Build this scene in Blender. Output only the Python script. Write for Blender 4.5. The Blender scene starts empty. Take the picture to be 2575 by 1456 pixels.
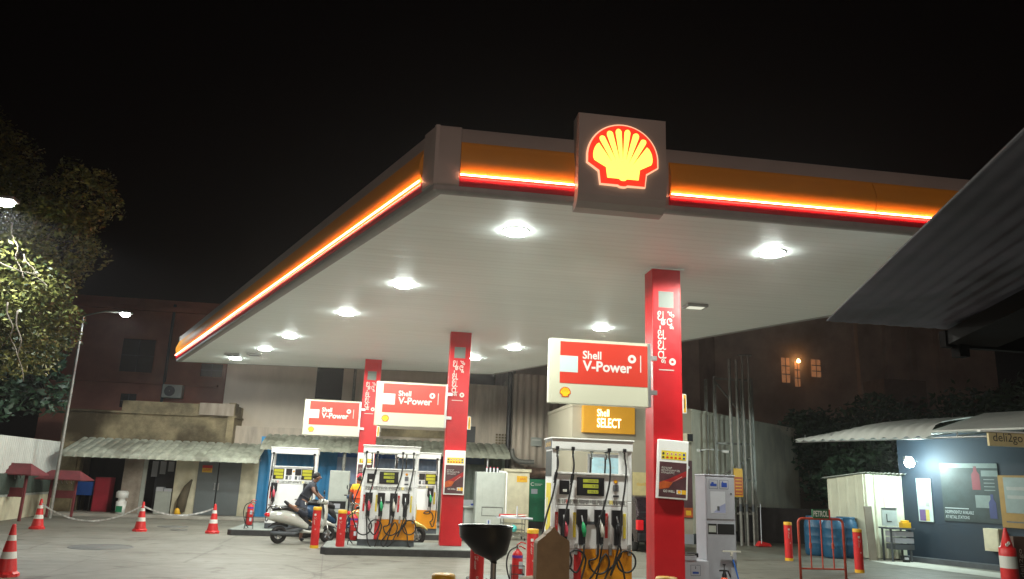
import bpy, math, random
from math import sin, cos, pi, radians, sqrt, atan2
from mathutils import Vector, Matrix
random.seed(7)
SC = bpy.context.scene
COL = SC.collection
# ---------------------------------------------------------------- camera, world, exposure
F, CX, CY = 1943.0, 1287.5, 728.0
YAW, PIT, ROL, EYE = radians(8.4), radians(13.8), radians(2.1), 1.7
_f = Vector((sin(YAW)*cos(PIT), cos(YAW)*cos(PIT), sin(PIT)))
_r0 = Vector((cos(YAW), -sin(YAW), 0)); _u0 = _r0.cross(_f)
_u = _u0*cos(ROL) - _r0*sin(ROL); _r = _r0*cos(ROL) + _u0*sin(ROL)
cam_d = bpy.data.cameras.new('camera'); cam_d.sensor_width = 36; cam_d.lens = 36*F/2575
cam_d.clip_start = .05; cam_d.clip_end = 600
cam = bpy.data.objects.new('camera', cam_d); COL.objects.link(cam)
cam.matrix_world = Matrix(((_r.x, _u.x, -_f.x, 0), (_r.y, _u.y, -_f.y, 0), (_r.z, _u.z, -_f.z, EYE), (0, 0, 0, 1)))
SC.camera = cam
SC.view_settings.view_transform = 'Standard'; SC.view_settings.look = 'None'
SC.view_settings.exposure = .22; SC.view_settings.gamma = 1
W = bpy.data.worlds.new('World'); SC.world = W; W.use_nodes = True
W.node_tree.nodes['Background'].inputs[0].default_value = (.55, .36, .34, 1)
W.node_tree.nodes['Background'].inputs[1].default_value = .0015
SC.cycles.use_denoising = True
HAZE = .0007
SC.cycles.max_bounces = 6; SC.cycles.diffuse_bounces = 3; SC.cycles.glossy_bounces = 3
SC.cycles.sample_clamp_indirect = 4

def ray(x, y): return _f*F + _r*(x-CX) - _u*(y-CY)
def G(x, y, z=0):
    d = ray(x, y); return Vector((0, 0, EYE)) + d*((z-EYE)/d.z)
def D(x, y, Y):
    d = ray(x, y); return Vector((0, 0, EYE)) + d*(Y/d.y)
def RC(x0, y0, x1, y1, Y):          # x0,x1,z0,z1 of an upright frontal rectangle seen at these pixels
    ym, xm = (y0+y1)/2, (x0+x1)/2
    return D(x0, ym, Y).x, D(x1, ym, Y).x, D(xm, y1, Y).z, D(xm, y0, Y).z

# ---------------------------------------------------------------- materials
_M = {}
def mat(name, col, rough=.5, metal=0, var=.12, scale=5, bump=0, bscale=40, emit=None, es=0, trans=0, spots=0, stretch=None, spec=.5):
    if name in _M: return _M[name]
    m = bpy.data.materials.new(name); m.use_nodes = True; _M[name] = m
    nt = m.node_tree; N = nt.nodes; L = nt.links; p = N['Principled BSDF']
    p.inputs['Roughness'].default_value = rough; p.inputs['Metallic'].default_value = metal
    p.inputs['Specular IOR Level'].default_value = spec
    c = (*col, 1)
    tc = N.new('ShaderNodeTexCoord'); mp = N.new('ShaderNodeMapping'); L.new(tc.outputs['Object'], mp.inputs[0])
    if stretch: mp.inputs['Scale'].default_value = stretch
    if var:
        nz = N.new('ShaderNodeTexNoise'); nz.inputs['Scale'].default_value = scale; nz.inputs['Detail'].default_value = 6
        nz.inputs['Roughness'].default_value = .65
        L.new(mp.outputs[0], nz.inputs[0])
        cr = N.new('ShaderNodeValToRGB'); e = cr.color_ramp.elements
        e[0].position = .3; e[1].position = .7
        e[0].color = tuple(max(0, x*(1-var)) for x in col)+(1,); e[1].color = tuple(min(1, x*(1+var)) for x in col)+(1,)
        L.new(nz.outputs[0], cr.inputs[0]); out = cr.outputs[0]
        if spots:
            n2 = N.new('ShaderNodeTexNoise'); n2.inputs['Scale'].default_value = scale*.37; n2.inputs['Detail'].default_value = 9
            L.new(mp.outputs[0], n2.inputs[0])
            c2 = N.new('ShaderNodeValToRGB'); c2.color_ramp.elements[0].position = .5; c2.color_ramp.elements[1].position = .62
            L.new(n2.outputs[0], c2.inputs[0])
            mx = N.new('ShaderNodeMix'); mx.data_type = 'RGBA'
            mm = N.new('ShaderNodeMath'); mm.operation = 'MULTIPLY'; mm.inputs[1].default_value = spots
            L.new(c2.outputs[0], mm.inputs[0]); L.new(mm.outputs[0], mx.inputs[0]); L.new(out, mx.inputs[6])
            mx.inputs[7].default_value = (col[0]*.25, col[1]*.22, col[2]*.18, 1); out = mx.outputs[2]
        L.new(out, p.inputs['Base Color'])
        rr = N.new('ShaderNodeMapRange'); rr.inputs[3].default_value = max(0, rough-.08); rr.inputs[4].default_value = min(1, rough+.12)
        L.new(nz.outputs[0], rr.inputs[0]); L.new(rr.outputs[0], p.inputs['Roughness'])
    else:
        p.inputs['Base Color'].default_value = c
    if bump:
        nb = N.new('ShaderNodeTexNoise'); nb.inputs['Scale'].default_value = bscale; nb.inputs['Detail'].default_value = 5
        L.new(mp.outputs[0], nb.inputs[0]); b = N.new('ShaderNodeBump'); b.inputs['Strength'].default_value = bump; b.inputs['Distance'].default_value = .02
        L.new(nb.outputs[0], b.inputs['Height']); L.new(b.outputs[0], p.inputs['Normal'])
    if emit:
        p.inputs['Emission Color'].default_value = (*emit, 1); p.inputs['Emission Strength'].default_value = es
    if trans: p.inputs['Transmission Weight'].default_value = trans
    return m

WHITE = mat('white_paint', (.84, .85, .82), .35, var=.05)
WPLAS = mat('white_metal_panel', (.84, .85, .84), .42, var=.05, scale=3)
CREAM = mat('cream_paint', (.62, .58, .42), .55, var=.14, scale=3, spots=.25)
GREYP = mat('grey_paint', (.36, .37, .41), .45, var=.07)
GREYL = mat('grey_green_paint', (.40, .43, .39), .5, var=.08)
GREYD = mat('dark_grey_paint', (.075, .085, .095), .6, var=.2, spots=.3)
RED = mat('red_cladding', (.54, .010, .016), .36, var=.14, scale=1.6, bump=.2, bscale=6)
REDP = mat('red_paint', (.58, .02, .02), .42, var=.14)
REDM = mat('maroon_paint', (.16, .03, .035), .7, var=.25)
REDT = mat('tomato_sign_red', (.62, .045, .025), .45, var=.04)
YEL = mat('yellow_paint', (.75, .42, .02), .45, var=.1)
YELS = mat('safety_yellow', (.78, .62, .04), .5, var=.06)
ORNG = mat('orange_panel', (.72, .27, .005), .38, var=.1, scale=2)
FASY = mat('fascia_yellow', (.80, .31, .010), .55, var=.05, scale=2)
FASR = mat('fascia_red', (.78, .004, .025), .35, var=.05)
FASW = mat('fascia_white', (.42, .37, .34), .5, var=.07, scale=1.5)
FASG = mat('fascia_grey_trim', (.34, .32, .31), .5, var=.1)
BLACK = mat('black_plastic', (.012, .012, .014), .38, var=.2)
RUBB = mat('black_rubber', (.016, .015, .015), .5, var=.3)
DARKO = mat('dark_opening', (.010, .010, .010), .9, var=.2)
CHROM = mat('chrome', (.62, .62, .6), .15, 1, var=.05)
STEEL = mat('galvanised_steel', (.26, .26, .235), .5, .35, var=.25, scale=9)
DUCT = mat('rusty_duct', (.23, .15, .11), .38, .5, var=.4, scale=6)
ALUM = mat('aluminium', (.5, .5, .5), .35, .8, var=.1)
LCD = mat('lcd_green', (.30, .32, .03), .3, var=.05, emit=(.5, .52, .06), es=.22)
LCDY = mat('lcd_yellow', (.40, .38, .03), .3, var=.05, emit=(.75, .72, .06), es=.12)
CONCR = mat('concrete_light', (.33, .31, .27), .8, var=.2, scale=2, spots=.25, bump=.2)
KERB = mat('kerb_black', (.035, .034, .033), .7, var=.4, scale=8, bump=.3)
ISLT = mat('island_top', (.20, .22, .20), .75, var=.2)
BLUE = mat('blue_sheet', (.018, .20, .42), .5, var=.15, scale=1.5)
BLUEG = mat('blue_grey_sheet', (.24, .31, .45), .5, var=.12, scale=1.5)
BLUED = mat('navy_wall', (.010, .022, .036), .6, var=.15, scale=2)
BARR = mat('barrel_blue', (.010, .075, .15), .4, var=.15)
GREEN = mat('green_paint', (.008, .17, .075), .5, var=.12)
GREYDOOR = mat('grey_door', (.13, .15, .155), .5, var=.1, scale=2)
STAINW = mat('stained_old_wall', (.22, .18, .105), .9, var=.75, scale=1.1, spots=1.0, bump=.6)
BRICK = mat('dark_red_wall', (.34, .14, .10), .9, var=.15, scale=1.2, spots=.3)
MAUVE = mat('mauve_plaster', (.66, .58, .48), .85, var=.12, scale=.8, spots=.25, stretch=(1, 1, .3))
MAUVE2 = mat('streaked_plaster', (.50, .43, .35), .85, var=.35, scale=1.4, spots=.5, stretch=(1.5, 1.5, .25))
SHOPW = mat('shop_wall', (.36, .33, .25), .7, var=.08, scale=1)
SIDEW = mat('shop_side_wall', (.78, .74, .60), .8, var=.25, scale=1.2, spots=.2, stretch=(1, 1, .4))
DBLD = mat('dark_building', (.42, .33, .27), .9, var=.25, scale=.6, spots=.4)
SHEET = mat('awning_sheet', (.27, .28, .22), .6, var=.35, scale=3, spots=.55)
SHEETW = mat('white_corrugated', (.52, .54, .50), .55, var=.12, scale=2)
SHEDC = mat('shed_sheet', (.60, .62, .48), .5, var=.1, scale=2)
TAN = mat('tan_cardboard', (.38, .28, .15), .75, var=.22, scale=5, bump=.1)
TANL = mat('tan_cut_edge', (.55, .42, .25), .7, var=.1)
SKIN = mat('skin', (.20, .10, .065), .5, var=.08)
HAIR = mat('hair', (.012, .010, .010), .6, var=.3)
TEE = mat('dark_tee', (.035, .038, .05), .85, var=.2, scale=12)
SHORTS = mat('dark_trousers', (.018, .022, .035), .85, var=.25, scale=12)
ORSH = mat('orange_shirt', (.75, .085, .015), .8, var=.15, scale=10)
YSH = mat('yellow_yoke', (.80, .48, .02), .8, var=.12)
GTR = mat('grey_trousers', (.17, .16, .15), .85, var=.2)
SCW = mat('scooter_pearl', (.62, .63, .58), .16, .25, var=.05)
SCY = mat('scooter_yellow', (.72, .60, .18), .2, .2, var=.05)
SCB = mat('motorcycle_blue', (.02, .06, .13), .25, .2, var=.1)
TAIL = mat('tail_lamp_red', (.55, .01, .015), .2, var=.1, emit=(.9, .02, .03), es=.15)
BARK = mat('bark', (.17, .12, .08), .9, var=.4, scale=8, bump=.5)
PALEB = mat('pale_bark', (.16, .13, .09), .9, var=.3, scale=8)
GLOWW = mat('led_lens', (1, 1, 1), .4, var=0, emit=(.90, 1, .94), es=85)
GLOWY = mat('led_lens_warm', (1, 1, 1), .4, var=0, emit=(1, .95, .72), es=16)
GLOWO = mat('shade_off_lens', (.6, .6, .56), .3, var=.1, emit=(1, 1, .8), es=.6)
NEON = mat('led_strip', (1, .4, .3), .4, var=0, emit=(1, .38, .22), es=32)
LBOX = mat('lightbox_cream', (.50, .50, .385), .35, var=.02, emit=(.80, .84, .60), es=.10)
LBOXR = mat('lightbox_red', (.48, .035, .02), .35, var=.03, emit=(.85, .055, .025), es=.14)
LBOXB = mat('lightbox_pale_square', (.40, .52, .48), .35, var=.02, emit=(.66, .84, .78), es=.2)
LBOXW = mat('lightbox_lettering', (.55, .54, .50), .4, var=0, emit=(.9, .86, .80), es=.2)
LOGY = mat('emblem_lit_yellow', (.9, .8, .1), .4, var=.0, emit=(1, .86, .12), es=1.5)
LOGR = mat('emblem_lit_red', (.8, .02, .01), .4, var=.0, emit=(1, .03, .012), es=1.15)
LOGW = mat('emblem_rim', (.9, .6, .4), .4, var=0, emit=(1, .52, .30), es=.9)
EMY = mat('emblem_yellow', (.85, .50, .01), .45, var=.03, emit=(.9, .5, .01), es=.2)
EMR = mat('emblem_red', (.55, .06, .01), .45, var=.03)
SELY = mat('select_sign_yellow', (.55, .26, .01), .45, var=.05, emit=(.8, .36, .01), es=.10)
SELT = mat('select_lettering', (1, .9, .6), .4, var=0, emit=(1, .78, .42), es=2.2)
LET = mat('white_lettering', (.66, .66, .60), .5, var=.02)
LETD = mat('dark_lettering', (.05, .05, .05), .5, var=.02)
SILV = mat('silver_square', (.17, .195, .175), .45, var=.05)
POSTD = mat('poster_maroon', (.085, .035, .04), .4, var=.35, scale=5)
POSTO = mat('poster_orange_flare', (.45, .09, .02), .4, var=.4, scale=7)
POSTR = mat('poster_red_flare', (.35, .02, .02), .4, var=.3)
PAPER = mat('paper', (.52, .54, .58), .6, var=.05)
PAPG = mat('poster_dark_green', (.022, .036, .036), .5, var=.4, scale=3)
ICONB = mat('icon_blue', (.02, .06, .30), .5, var=.05)
LAMPW = mat('window_warm', (.5, .25, .12), .5, var=.3, scale=6, emit=(1, .42, .18), es=.16)
LAMPB = mat('bulb_warm', (1, .8, .5), .5, var=0, emit=(1, .55, .2), es=9)
WINB = mat('shop_window_lit', (.3, .45, .48), .2, var=.3, scale=3, emit=(.42, .66, .70), es=.35)
GLASSD = mat('dark_glass', (.012, .014, .016), .45, var=.2)
ROOFU = mat('porch_roof_sheet', (.045, .040, .048), .85, var=.35, scale=3, spots=.5, spec=.15)
ROOFB = mat('porch_beam', (.007, .006, .006), .9, var=.2, spec=.1)
GLASSP = mat('mirror_glass', (.1, .13, .16), .1, .6, var=.05)
PURP = mat('purple_band', (.14, .03, .30), .5, var=.05)
TEAL = mat('teal_cloth', (.08, .50, .46), .7, var=.1)
GRN = mat('nozzle_green', (.02, .34, .12), .4, var=.1)
PNK = mat('nozzle_red', (.62, .06, .10), .4, var=.1)
NWH = mat('nozzle_white', (.62, .60, .52), .4, var=.1)
ORP = mat('orange_plastic', (.80, .09, .02), .4, var=.08)
TILER = mat('red_vents', (.45, .05, .04), .5, var=.1)

def leafmat(name, a, b):
    m = bpy.data.materials.new(name); m.use_nodes = True; nt = m.node_tree; p = nt.nodes['Principled BSDF']
    g = nt.nodes.new('ShaderNodeNewGeometry'); cr = nt.nodes.new('ShaderNodeValToRGB')
    cr.color_ramp.elements[0].color = (*a, 1); cr.color_ramp.elements[1].color = (*b, 1)
    nt.links.new(g.outputs['Random Per Island'], cr.inputs[0]); nt.links.new(cr.outputs[0], p.inputs['Base Color'])
    p.inputs['Roughness'].default_value = .5
    return m
LEAF = leafmat('olive_leaves', (.03, .05, .010), (.21, .20, .045))
LEAFD = leafmat('dark_leaves', (.02, .05, .03), (.06, .12, .06))

def soffit_mat():
    m = bpy.data.materials.new('soffit_planks'); m.use_nodes = True; nt = m.node_tree; N = nt.nodes; L = nt.links; p = N['Principled BSDF']
    tc = N.new('ShaderNodeTexCoord'); mp = N.new('ShaderNodeMapping'); L.new(tc.outputs['Object'], mp.inputs[0])
    wv = N.new('ShaderNodeTexWave'); wv.bands_direction = 'Y'; wv.inputs['Scale'].default_value = 1.6; wv.wave_profile = 'SIN'
    L.new(mp.outputs[0], wv.inputs[0])
    cr = N.new('ShaderNodeValToRGB'); cr.color_ramp.elements[0].position = .0; cr.color_ramp.elements[1].position = .12
    cr.color_ramp.elements[0].color = (.82, .86, .83, 1); cr.color_ramp.elements[1].color = (.88, .925, .90, 1)
    L.new(wv.outputs[0], cr.inputs[0])
    nz = N.new('ShaderNodeTexNoise'); nz.inputs['Scale'].default_value = 1; nz.inputs['Detail'].default_value = 8
    m2 = N.new('ShaderNodeMapping'); m2.inputs['Scale'].default_value = (.35, 5, 1); L.new(tc.outputs['Object'], m2.inputs[0]); L.new(m2.outputs[0], nz.inputs[0])
    mx = N.new('ShaderNodeMix'); mx.data_type = 'RGBA'; mx.blend_type = 'MULTIPLY'; mx.inputs[0].default_value = .5
    L.new(cr.outputs[0], mx.inputs[6]); L.new(nz.outputs[0], mx.inputs[7]); 
    c3 = N.new('ShaderNodeValToRGB'); c3.color_ramp.elements[0].color = (.90, .90, .90, 1); c3.color_ramp.elements[1].color = (1.06, 1.06, 1.06, 1)
    L.new(nz.outputs[0], c3.inputs[0]); L.new(c3.outputs[0], mx.inputs[7]); mx.inputs[0].default_value = 1
    L.new(mx.outputs[2], p.inputs['Base Color'])
    b = N.new('ShaderNodeBump'); b.inputs['Strength'].default_value = .35; b.inputs['Distance'].default_value = .02
    ad = N.new('ShaderNodeMath'); ad.operation = 'ADD'; L.new(cr.outputs[0], ad.inputs[0]); L.new(nz.outputs[0], ad.inputs[1])
    L.new(ad.outputs[0], b.inputs['Height']); L.new(b.outputs[0], p.inputs['Normal'])
    p.inputs['Roughness'].default_value = .5
    return m
SOFF = soffit_mat()

def ground_mat():
    m = bpy.data.materials.new('worn_concrete'); m.use_nodes = True; nt = m.node_tree; N = nt.nodes; L = nt.links; p = N['Principled BSDF']
    tc = N.new('ShaderNodeTexCoord')
    def nz(s, det=8, st=(1, 1, 1)):
        mp = N.new('ShaderNodeMapping'); mp.inputs['Scale'].default_value = st; L.new(tc.outputs['Object'], mp.inputs[0])
        n = N.new('ShaderNodeTexNoise'); n.inputs['Scale'].default_value = s; n.inputs['Detail'].default_value = det; n.inputs['Roughness'].default_value = .65
        L.new(mp.outputs[0], n.inputs[0]); return n
    a = nz(.35); cr = N.new('ShaderNodeValToRGB'); cr.color_ramp.elements[0].position = .3; cr.color_ramp.elements[1].position = .68
    cr.color_ramp.elements[0].color = (.142, .136, .112, 1); cr.color_ramp.elements[1].color = (.228, .221, .182, 1)
    L.new(a.outputs[0], cr.inputs[0])
    b_ = nz(2.2, 10, (1, 2.2, 1)); c2 = N.new('ShaderNodeValToRGB'); c2.color_ramp.elements[0].position = .33; c2.color_ramp.elements[1].position = .6
    c2.color_ramp.elements[0].color = (.70, .68, .65, 1); c2.color_ramp.elements[1].color = (1, 1, 1, 1); L.new(b_.outputs[0], c2.inputs[0])
    mx = N.new('ShaderNodeMix'); mx.data_type = 'RGBA'; mx.blend_type = 'MULTIPLY'; mx.inputs[0].default_value = 1
    L.new(cr.outputs[0], mx.inputs[6]); L.new(c2.outputs[0], mx.inputs[7])
    # expansion joints and oil drips
    br = N.new('ShaderNodeTexBrick'); br.offset = 0; br.inputs['Scale'].default_value = 1; br.inputs['Brick Width'].default_value = 4.2; br.inputs['Row Height'].default_value = 4.6
    br.inputs['Mortar Size'].default_value = .012; br.inputs['Color1'].default_value = (1, 1, 1, 1); br.inputs['Color2'].default_value = (.95, .95, .95, 1); br.inputs['Mortar'].default_value = (.72, .70, .68, 1)
    mb = N.new('ShaderNodeMapping'); mb.inputs['Rotation'].default_value = (0, 0, radians(-4)); L.new(tc.outputs['Object'], mb.inputs[0]); L.new(mb.outputs[0], br.inputs[0])
    m3 = N.new('ShaderNodeMix'); m3.data_type = 'RGBA'; m3.blend_type = 'MULTIPLY'; m3.inputs[0].default_value = 1
    L.new(mx.outputs[2], m3.inputs[6]); L.new(br.outputs[0], m3.inputs[7])
    o = nz(1.3, 3); c4 = N.new('ShaderNodeValToRGB'); c4.color_ramp.elements[0].position = .60; c4.color_ramp.elements[1].position = .68
    c4.color_ramp.elements[0].color = (1, 1, 1, 1); c4.color_ramp.elements[1].color = (.60, .56, .53, 1); L.new(o.outputs[0], c4.inputs[0])
    m4 = N.new('ShaderNodeMix'); m4.data_type = 'RGBA'; m4.blend_type = 'MULTIPLY'; m4.inputs[0].default_value = 1
    L.new(m3.outputs[2], m4.inputs[6]); L.new(c4.outputs[0], m4.inputs[7]); vo = N.new('ShaderNodeTexVoronoi'); vo.feature = 'DISTANCE_TO_EDGE'; vo.inputs['Scale'].default_value = .33
    wn = nz(1.4, 5); wa = N.new('ShaderNodeMix'); wa.data_type = 'RGBA'; wa.inputs[0].default_value = .12; L.new(tc.outputs['Object'], wa.inputs[6]); L.new(wn.outputs['Color'], wa.inputs[7]); L.new(wa.outputs[2], vo.inputs['Vector'])
    c5 = N.new('ShaderNodeValToRGB'); c5.color_ramp.elements[0].position = .0; c5.color_ramp.elements[1].position = .010; c5.color_ramp.elements[0].color = (.62, .60, .57, 1); c5.color_ramp.elements[1].color = (1, 1, 1, 1); L.new(vo.outputs['Distance'], c5.inputs[0])
    ty = nz(.55, 4, (.18, 2.2, 1)); c6 = N.new('ShaderNodeValToRGB'); c6.color_ramp.elements[0].position = .52; c6.color_ramp.elements[1].position = .66; c6.color_ramp.elements[0].color = (1, 1, 1, 1); c6.color_ramp.elements[1].color = (.80, .78, .76, 1); L.new(ty.outputs[0], c6.inputs[0])
    m5 = N.new('ShaderNodeMix'); m5.data_type = 'RGBA'; m5.blend_type = 'MULTIPLY'; m5.inputs[0].default_value = 1; L.new(m4.outputs[2], m5.inputs[6]); L.new(c5.outputs[0], m5.inputs[7])
    m6 = N.new('ShaderNodeMix'); m6.data_type = 'RGBA'; m6.blend_type = 'MULTIPLY'; m6.inputs[0].default_value = 1; L.new(m5.outputs[2], m6.inputs[6]); L.new(c6.outputs[0], m6.inputs[7]); L.new(m6.outputs[2], p.inputs['Base Color'])
    g = nz(60, 4); b = N.new('ShaderNodeBump'); b.inputs['Strength'].default_value = .2; b.inputs['Distance'].default_value = .01
    L.new(g.outputs[0], b.inputs['Height']); L.new(b.outputs[0], p.inputs['Normal'])
    p.inputs['Roughness'].default_value = .62
    return m
GROUND = ground_mat()

# ---------------------------------------------------------------- mesh helpers
_txt = {}
def text_mesh(body, bold=.01):
    k = (body, bold)
    if k not in _txt:
        c = bpy.data.curves.new('t', 'FONT'); c.body = body; c.size = 1; c.offset = bold; c.resolution_u = 3
        o = bpy.data.objects.new('t', c); COL.objects.link(o)
        dg = bpy.context.evaluated_depsgraph_get(); m = bpy.data.meshes.new_from_object(o.evaluated_get(dg))
        vs = [v.co.xy.copy() for v in m.vertices]; fs = [list(p.vertices) for p in m.polygons]
        bpy.data.objects.remove(o); bpy.data.curves.remove(c); bpy.data.meshes.remove(m)
        x0 = min(v.x for v in vs); x1 = max(v.x for v in vs); y0 = min(v.y for v in vs); y1 = max(v.y for v in vs)
        _txt[k] = ([Vector((v.x-x0, v.y-y0)) for v in vs], fs, x1-x0, y1-y0)
    return _txt[k]

def frame(o, u=(1, 0, 0), v=(0, 0, 1)):
    o, u, v = Vector(o), Vector(u).normalized(), Vector(v).normalized(); n = u.cross(v)
    return (o, u, v, n)          # n points at the viewer for u=+X, v=+Z  (n = -Y)
def fp(fr, a, b, c=0): return fr[0]+fr[1]*a+fr[2]*b+fr[3]*c

class MB:
    def __init__(s): s.v = []; s.f = []; s.mi = []; s.ms = []; s.sm = []
    def m(s, mt):
        if mt not in s.ms: s.ms.append(mt)
        return s.ms.index(mt)
    def add(s, vs, fs, mt, smooth=False):
        b = len(s.v); i = s.m(mt); s.v += [Vector(v) for v in vs]
        for f in fs: s.f.append([b+k for k in f]); s.mi.append(i); s.sm.append(smooth)
        return s
    def box(s, x0, x1, y0, y1, z0, z1, mt, R=None):
        vs = [Vector((x, y, z)) for x in (x0, x1) for y in (y0, y1) for z in (z0, z1)]
        if R: vs = [R @ v for v in vs]
        return s.add(vs, [(0, 1, 3, 2), (4, 6, 7, 5), (0, 4, 5, 1), (2, 3, 7, 6), (0, 2, 6, 4), (1, 5, 7, 3)], mt)
    def fbox(s, fr, a0, a1, b0, b1, c0, c1, mt):
        vs = [fp(fr, a, b, c) for a in (a0, a1) for b in (b0, b1) for c in (c0, c1)]
        return s.add(vs, [(0, 1, 3, 2), (4, 6, 7, 5), (0, 4, 5, 1), (2, 3, 7, 6), (0, 2, 6, 4), (1, 5, 7, 3)], mt)
    def cyl(s, p0, p1, r0, mt, r1=None, n=14, smooth=True, cap=True):
        p0, p1 = Vector(p0), Vector(p1); r1 = r0 if r1 is None else r1
        d = (p1-p0).normalized(); a = d.orthogonal().normalized(); b = d.cross(a)
        vs = [p0+(a*cos(t)+b*sin(t))*r0 for t in [2*pi*k/n for k in range(n)]]+[p1+(a*cos(t)+b*sin(t))*r1 for t in [2*pi*k/n for k in range(n)]]
        s.add(vs, [(k, (k+1) % n, n+(k+1) % n, n+k) for k in range(n)], mt, smooth)
        if cap: s.add(vs, [tuple(range(n-1, -1, -1)), tuple(range(n, 2*n))], mt)
        return s
    def tube(s, pts, r, mt, n=8, rad=None):
        pts = [Vector(p) for p in pts]; L = len(pts); rings = []; a = None
        for i, p in enumerate(pts):
            d = (pts[min(i+1, L-1)]-pts[max(i-1, 0)]).normalized()
            a = (d.orthogonal() if a is None else (a-d*a.dot(d))).normalized(); b = d.cross(a)
            rr = rad[i] if rad else r
            rings += [p+(a*cos(2*pi*k/n)+b*sin(2*pi*k/n))*rr for k in range(n)]
        fs = [(i*n+k, i*n+(k+1) % n, (i+1)*n+(k+1) % n, (i+1)*n+k) for i in range(L-1) for k in range(n)]
        s.add(rings, fs+[tuple(range(n-1, -1, -1)), tuple(range((L-1)*n, L*n))], mt, True); return s
    def lathe(s, prof, c, mt, n=24, axis='z', smooth=True, shift=None):
        vs = []; c = Vector(c)
        for r, h in prof:
            for k in range(n):
                t = 2*pi*k/n; o = Vector((r*cos(t), r*sin(t), h))
                if shift: o.x += shift(h)
                if axis == 'x': o = Vector((o.z, o.x, o.y))
                if axis == 'y': o = Vector((o.x, o.z, o.y))
                vs.append(c+o)
        L = len(prof)
        s.add(vs, [(i*n+k, i*n+(k+1) % n, (i+1)*n+(k+1) % n, (i+1)*n+k) for i in range(L-1) for k in range(n)], mt, smooth)
        return s
    def loft(s, rings, mt, n=16, e=2.4):
        # rings: (centre, half_y, half_z) along x ; superellipse sections in the YZ plane
        vs = []
        for (x, y, z), hy, hz in rings:
            for k in range(n):
                t = 2*pi*k/n; c, q = cos(t), sin(t)
                vs.append(Vector((x, y+hy*math.copysign(abs(c)**(2/e), c), z+hz*math.copysign(abs(q)**(2/e), q))))
        L = len(rings)
        s.add(vs, [(i*n+k, i*n+(k+1) % n, (i+1)*n+(k+1) % n, (i+1)*n+k) for i in range(L-1) for k in range(n)]+[tuple(range(n-1, -1, -1)), tuple(range((L-1)*n, L*n))], mt, True)
        return s
    def poly(s, pts, fr, c0, c1, mt, side=None):
        n = len(pts); vs = [fp(fr, a, b, c0) for a, b in pts]+[fp(fr, a, b, c1) for a, b in pts]
        s.add(vs, [tuple(range(n, 2*n)), tuple(range(n-1, -1, -1))], mt)
        s.add(vs, [(k, (k+1) % n, n+(k+1) % n, n+k) for k in range(n)], side or mt); return s
    def text(s, body, fr, a, b, h, mt, w=None, c=.003, bold=.01, cap=None):
        # lower-left corner (a,b); h = height of the whole mesh box, w = its width (kept in proportion when None)
        vs, fs, tw, th = text_mesh(body, bold); k = h/th; kx = k if w is None else w/tw
        s.add([fp(fr, a+v.x*kx, b+v.y*k, c) for v in vs], fs, mt); return s
    def textrot(s, body, fr, a, b, h, w, mt, c=.003, bold=.006):
        # reads downwards: (a,b) top-left corner, h = text height (across), w = run length (downwards)
        vs, fs, tw, th = text_mesh(body, bold)
        s.add([fp(fr, a+v.y*h/th, b-v.x*w/tw, c) for v in vs], fs, mt); return s
    def build(s, name, parent=None, world=False, bevel=0, loc=None):
        vs = s.v
        off = Vector((0, 0, 0))
        if parent is not None and world: off = parent.location.copy()
        if parent is None and loc is None:
            off = Vector(((min(v.x for v in vs)+max(v.x for v in vs))/2, (min(v.y for v in vs)+max(v.y for v in vs))/2, min(v.z for v in vs)))
        me = bpy.data.meshes.new(name); me.from_pydata([tuple(v-off) for v in vs], [], s.f)
        for mt in s.ms: me.materials.append(mt)
        me.polygons.foreach_set('material_index', s.mi); me.polygons.foreach_set('use_smooth', s.sm); me.update()
        o = bpy.data.objects.new(name, me); COL.objects.link(o)
        if parent is not None: o.parent = parent
        elif loc is None: o.location = off
        else: o.location = loc
        if bevel:
            b = o.modifiers.new('b', 'BEVEL'); b.width = bevel; b.segments = 2; b.limit_method = 'ANGLE'; b.angle_limit = radians(50)
        return o

def tag(o, label=None, cat=None, group=None, kind=None):
    if label: o['label'] = label
    if cat: o['category'] = cat
    if group: o['group'] = group
    if kind: o['kind'] = kind
    return o
def thing(name, label, cat, loc, rz=0, group=None):
    o = bpy.data.objects.new(name, None); COL.objects.link(o); o.location = loc; o.rotation_euler = (0, 0, rz); o.empty_display_size = .2
    return tag(o, label, cat, group)
def dup(root, loc, label, rz=None, group=None, scale=None):
    r = root.copy(); COL.objects.link(r); r.location = loc; r['label'] = label
    if rz is not None: r.rotation_euler = (0, 0, rz)
    if group: r['group'] = group
    if scale: r.scale = scale
    def rec(a, b):
        for ch in list(a.children):
            c = ch.copy(); COL.objects.link(c); c.parent = b; rec(ch, c)
    rec(root, r); return r
def cat_rom(pts, k=6):
    P = [Vector(p) for p in pts]; P = [P[0]*2-P[1]]+P+[P[-1]*2-P[-2]]; out = []
    for i in range(1, len(P)-2):
        for j in range(k):
            t = j/k; a, b, c, d = P[i-1:i+3]
            out.append(.5*((2*b)+(c-a)*t+(2*a-5*b+4*c-d)*t*t+(3*b-a-3*c+d)*t*t*t))
    out.append(P[-2]); return out
def lamp(name, kind, loc, energy, color, parent=None, size=.3, spread=None, rot=None):
    l = bpy.data.lights.new(name, kind); l.energy = energy; l.color = color
    if kind == 'AREA':
        l.shape = 'DISK'; l.size = size
        if spread: l.spread = spread
    elif kind == 'SPOT': l.spot_size = spread or 2; l.shadow_soft_size = size; l.spot_blend = .12
    else: l.shadow_soft_size = size
    o = bpy.data.objects.new(name, l); COL.objects.link(o)
    if parent is not None: o.parent = parent
    o.location = loc
    if rot: o.rotation_euler = rot
    return o

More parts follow.
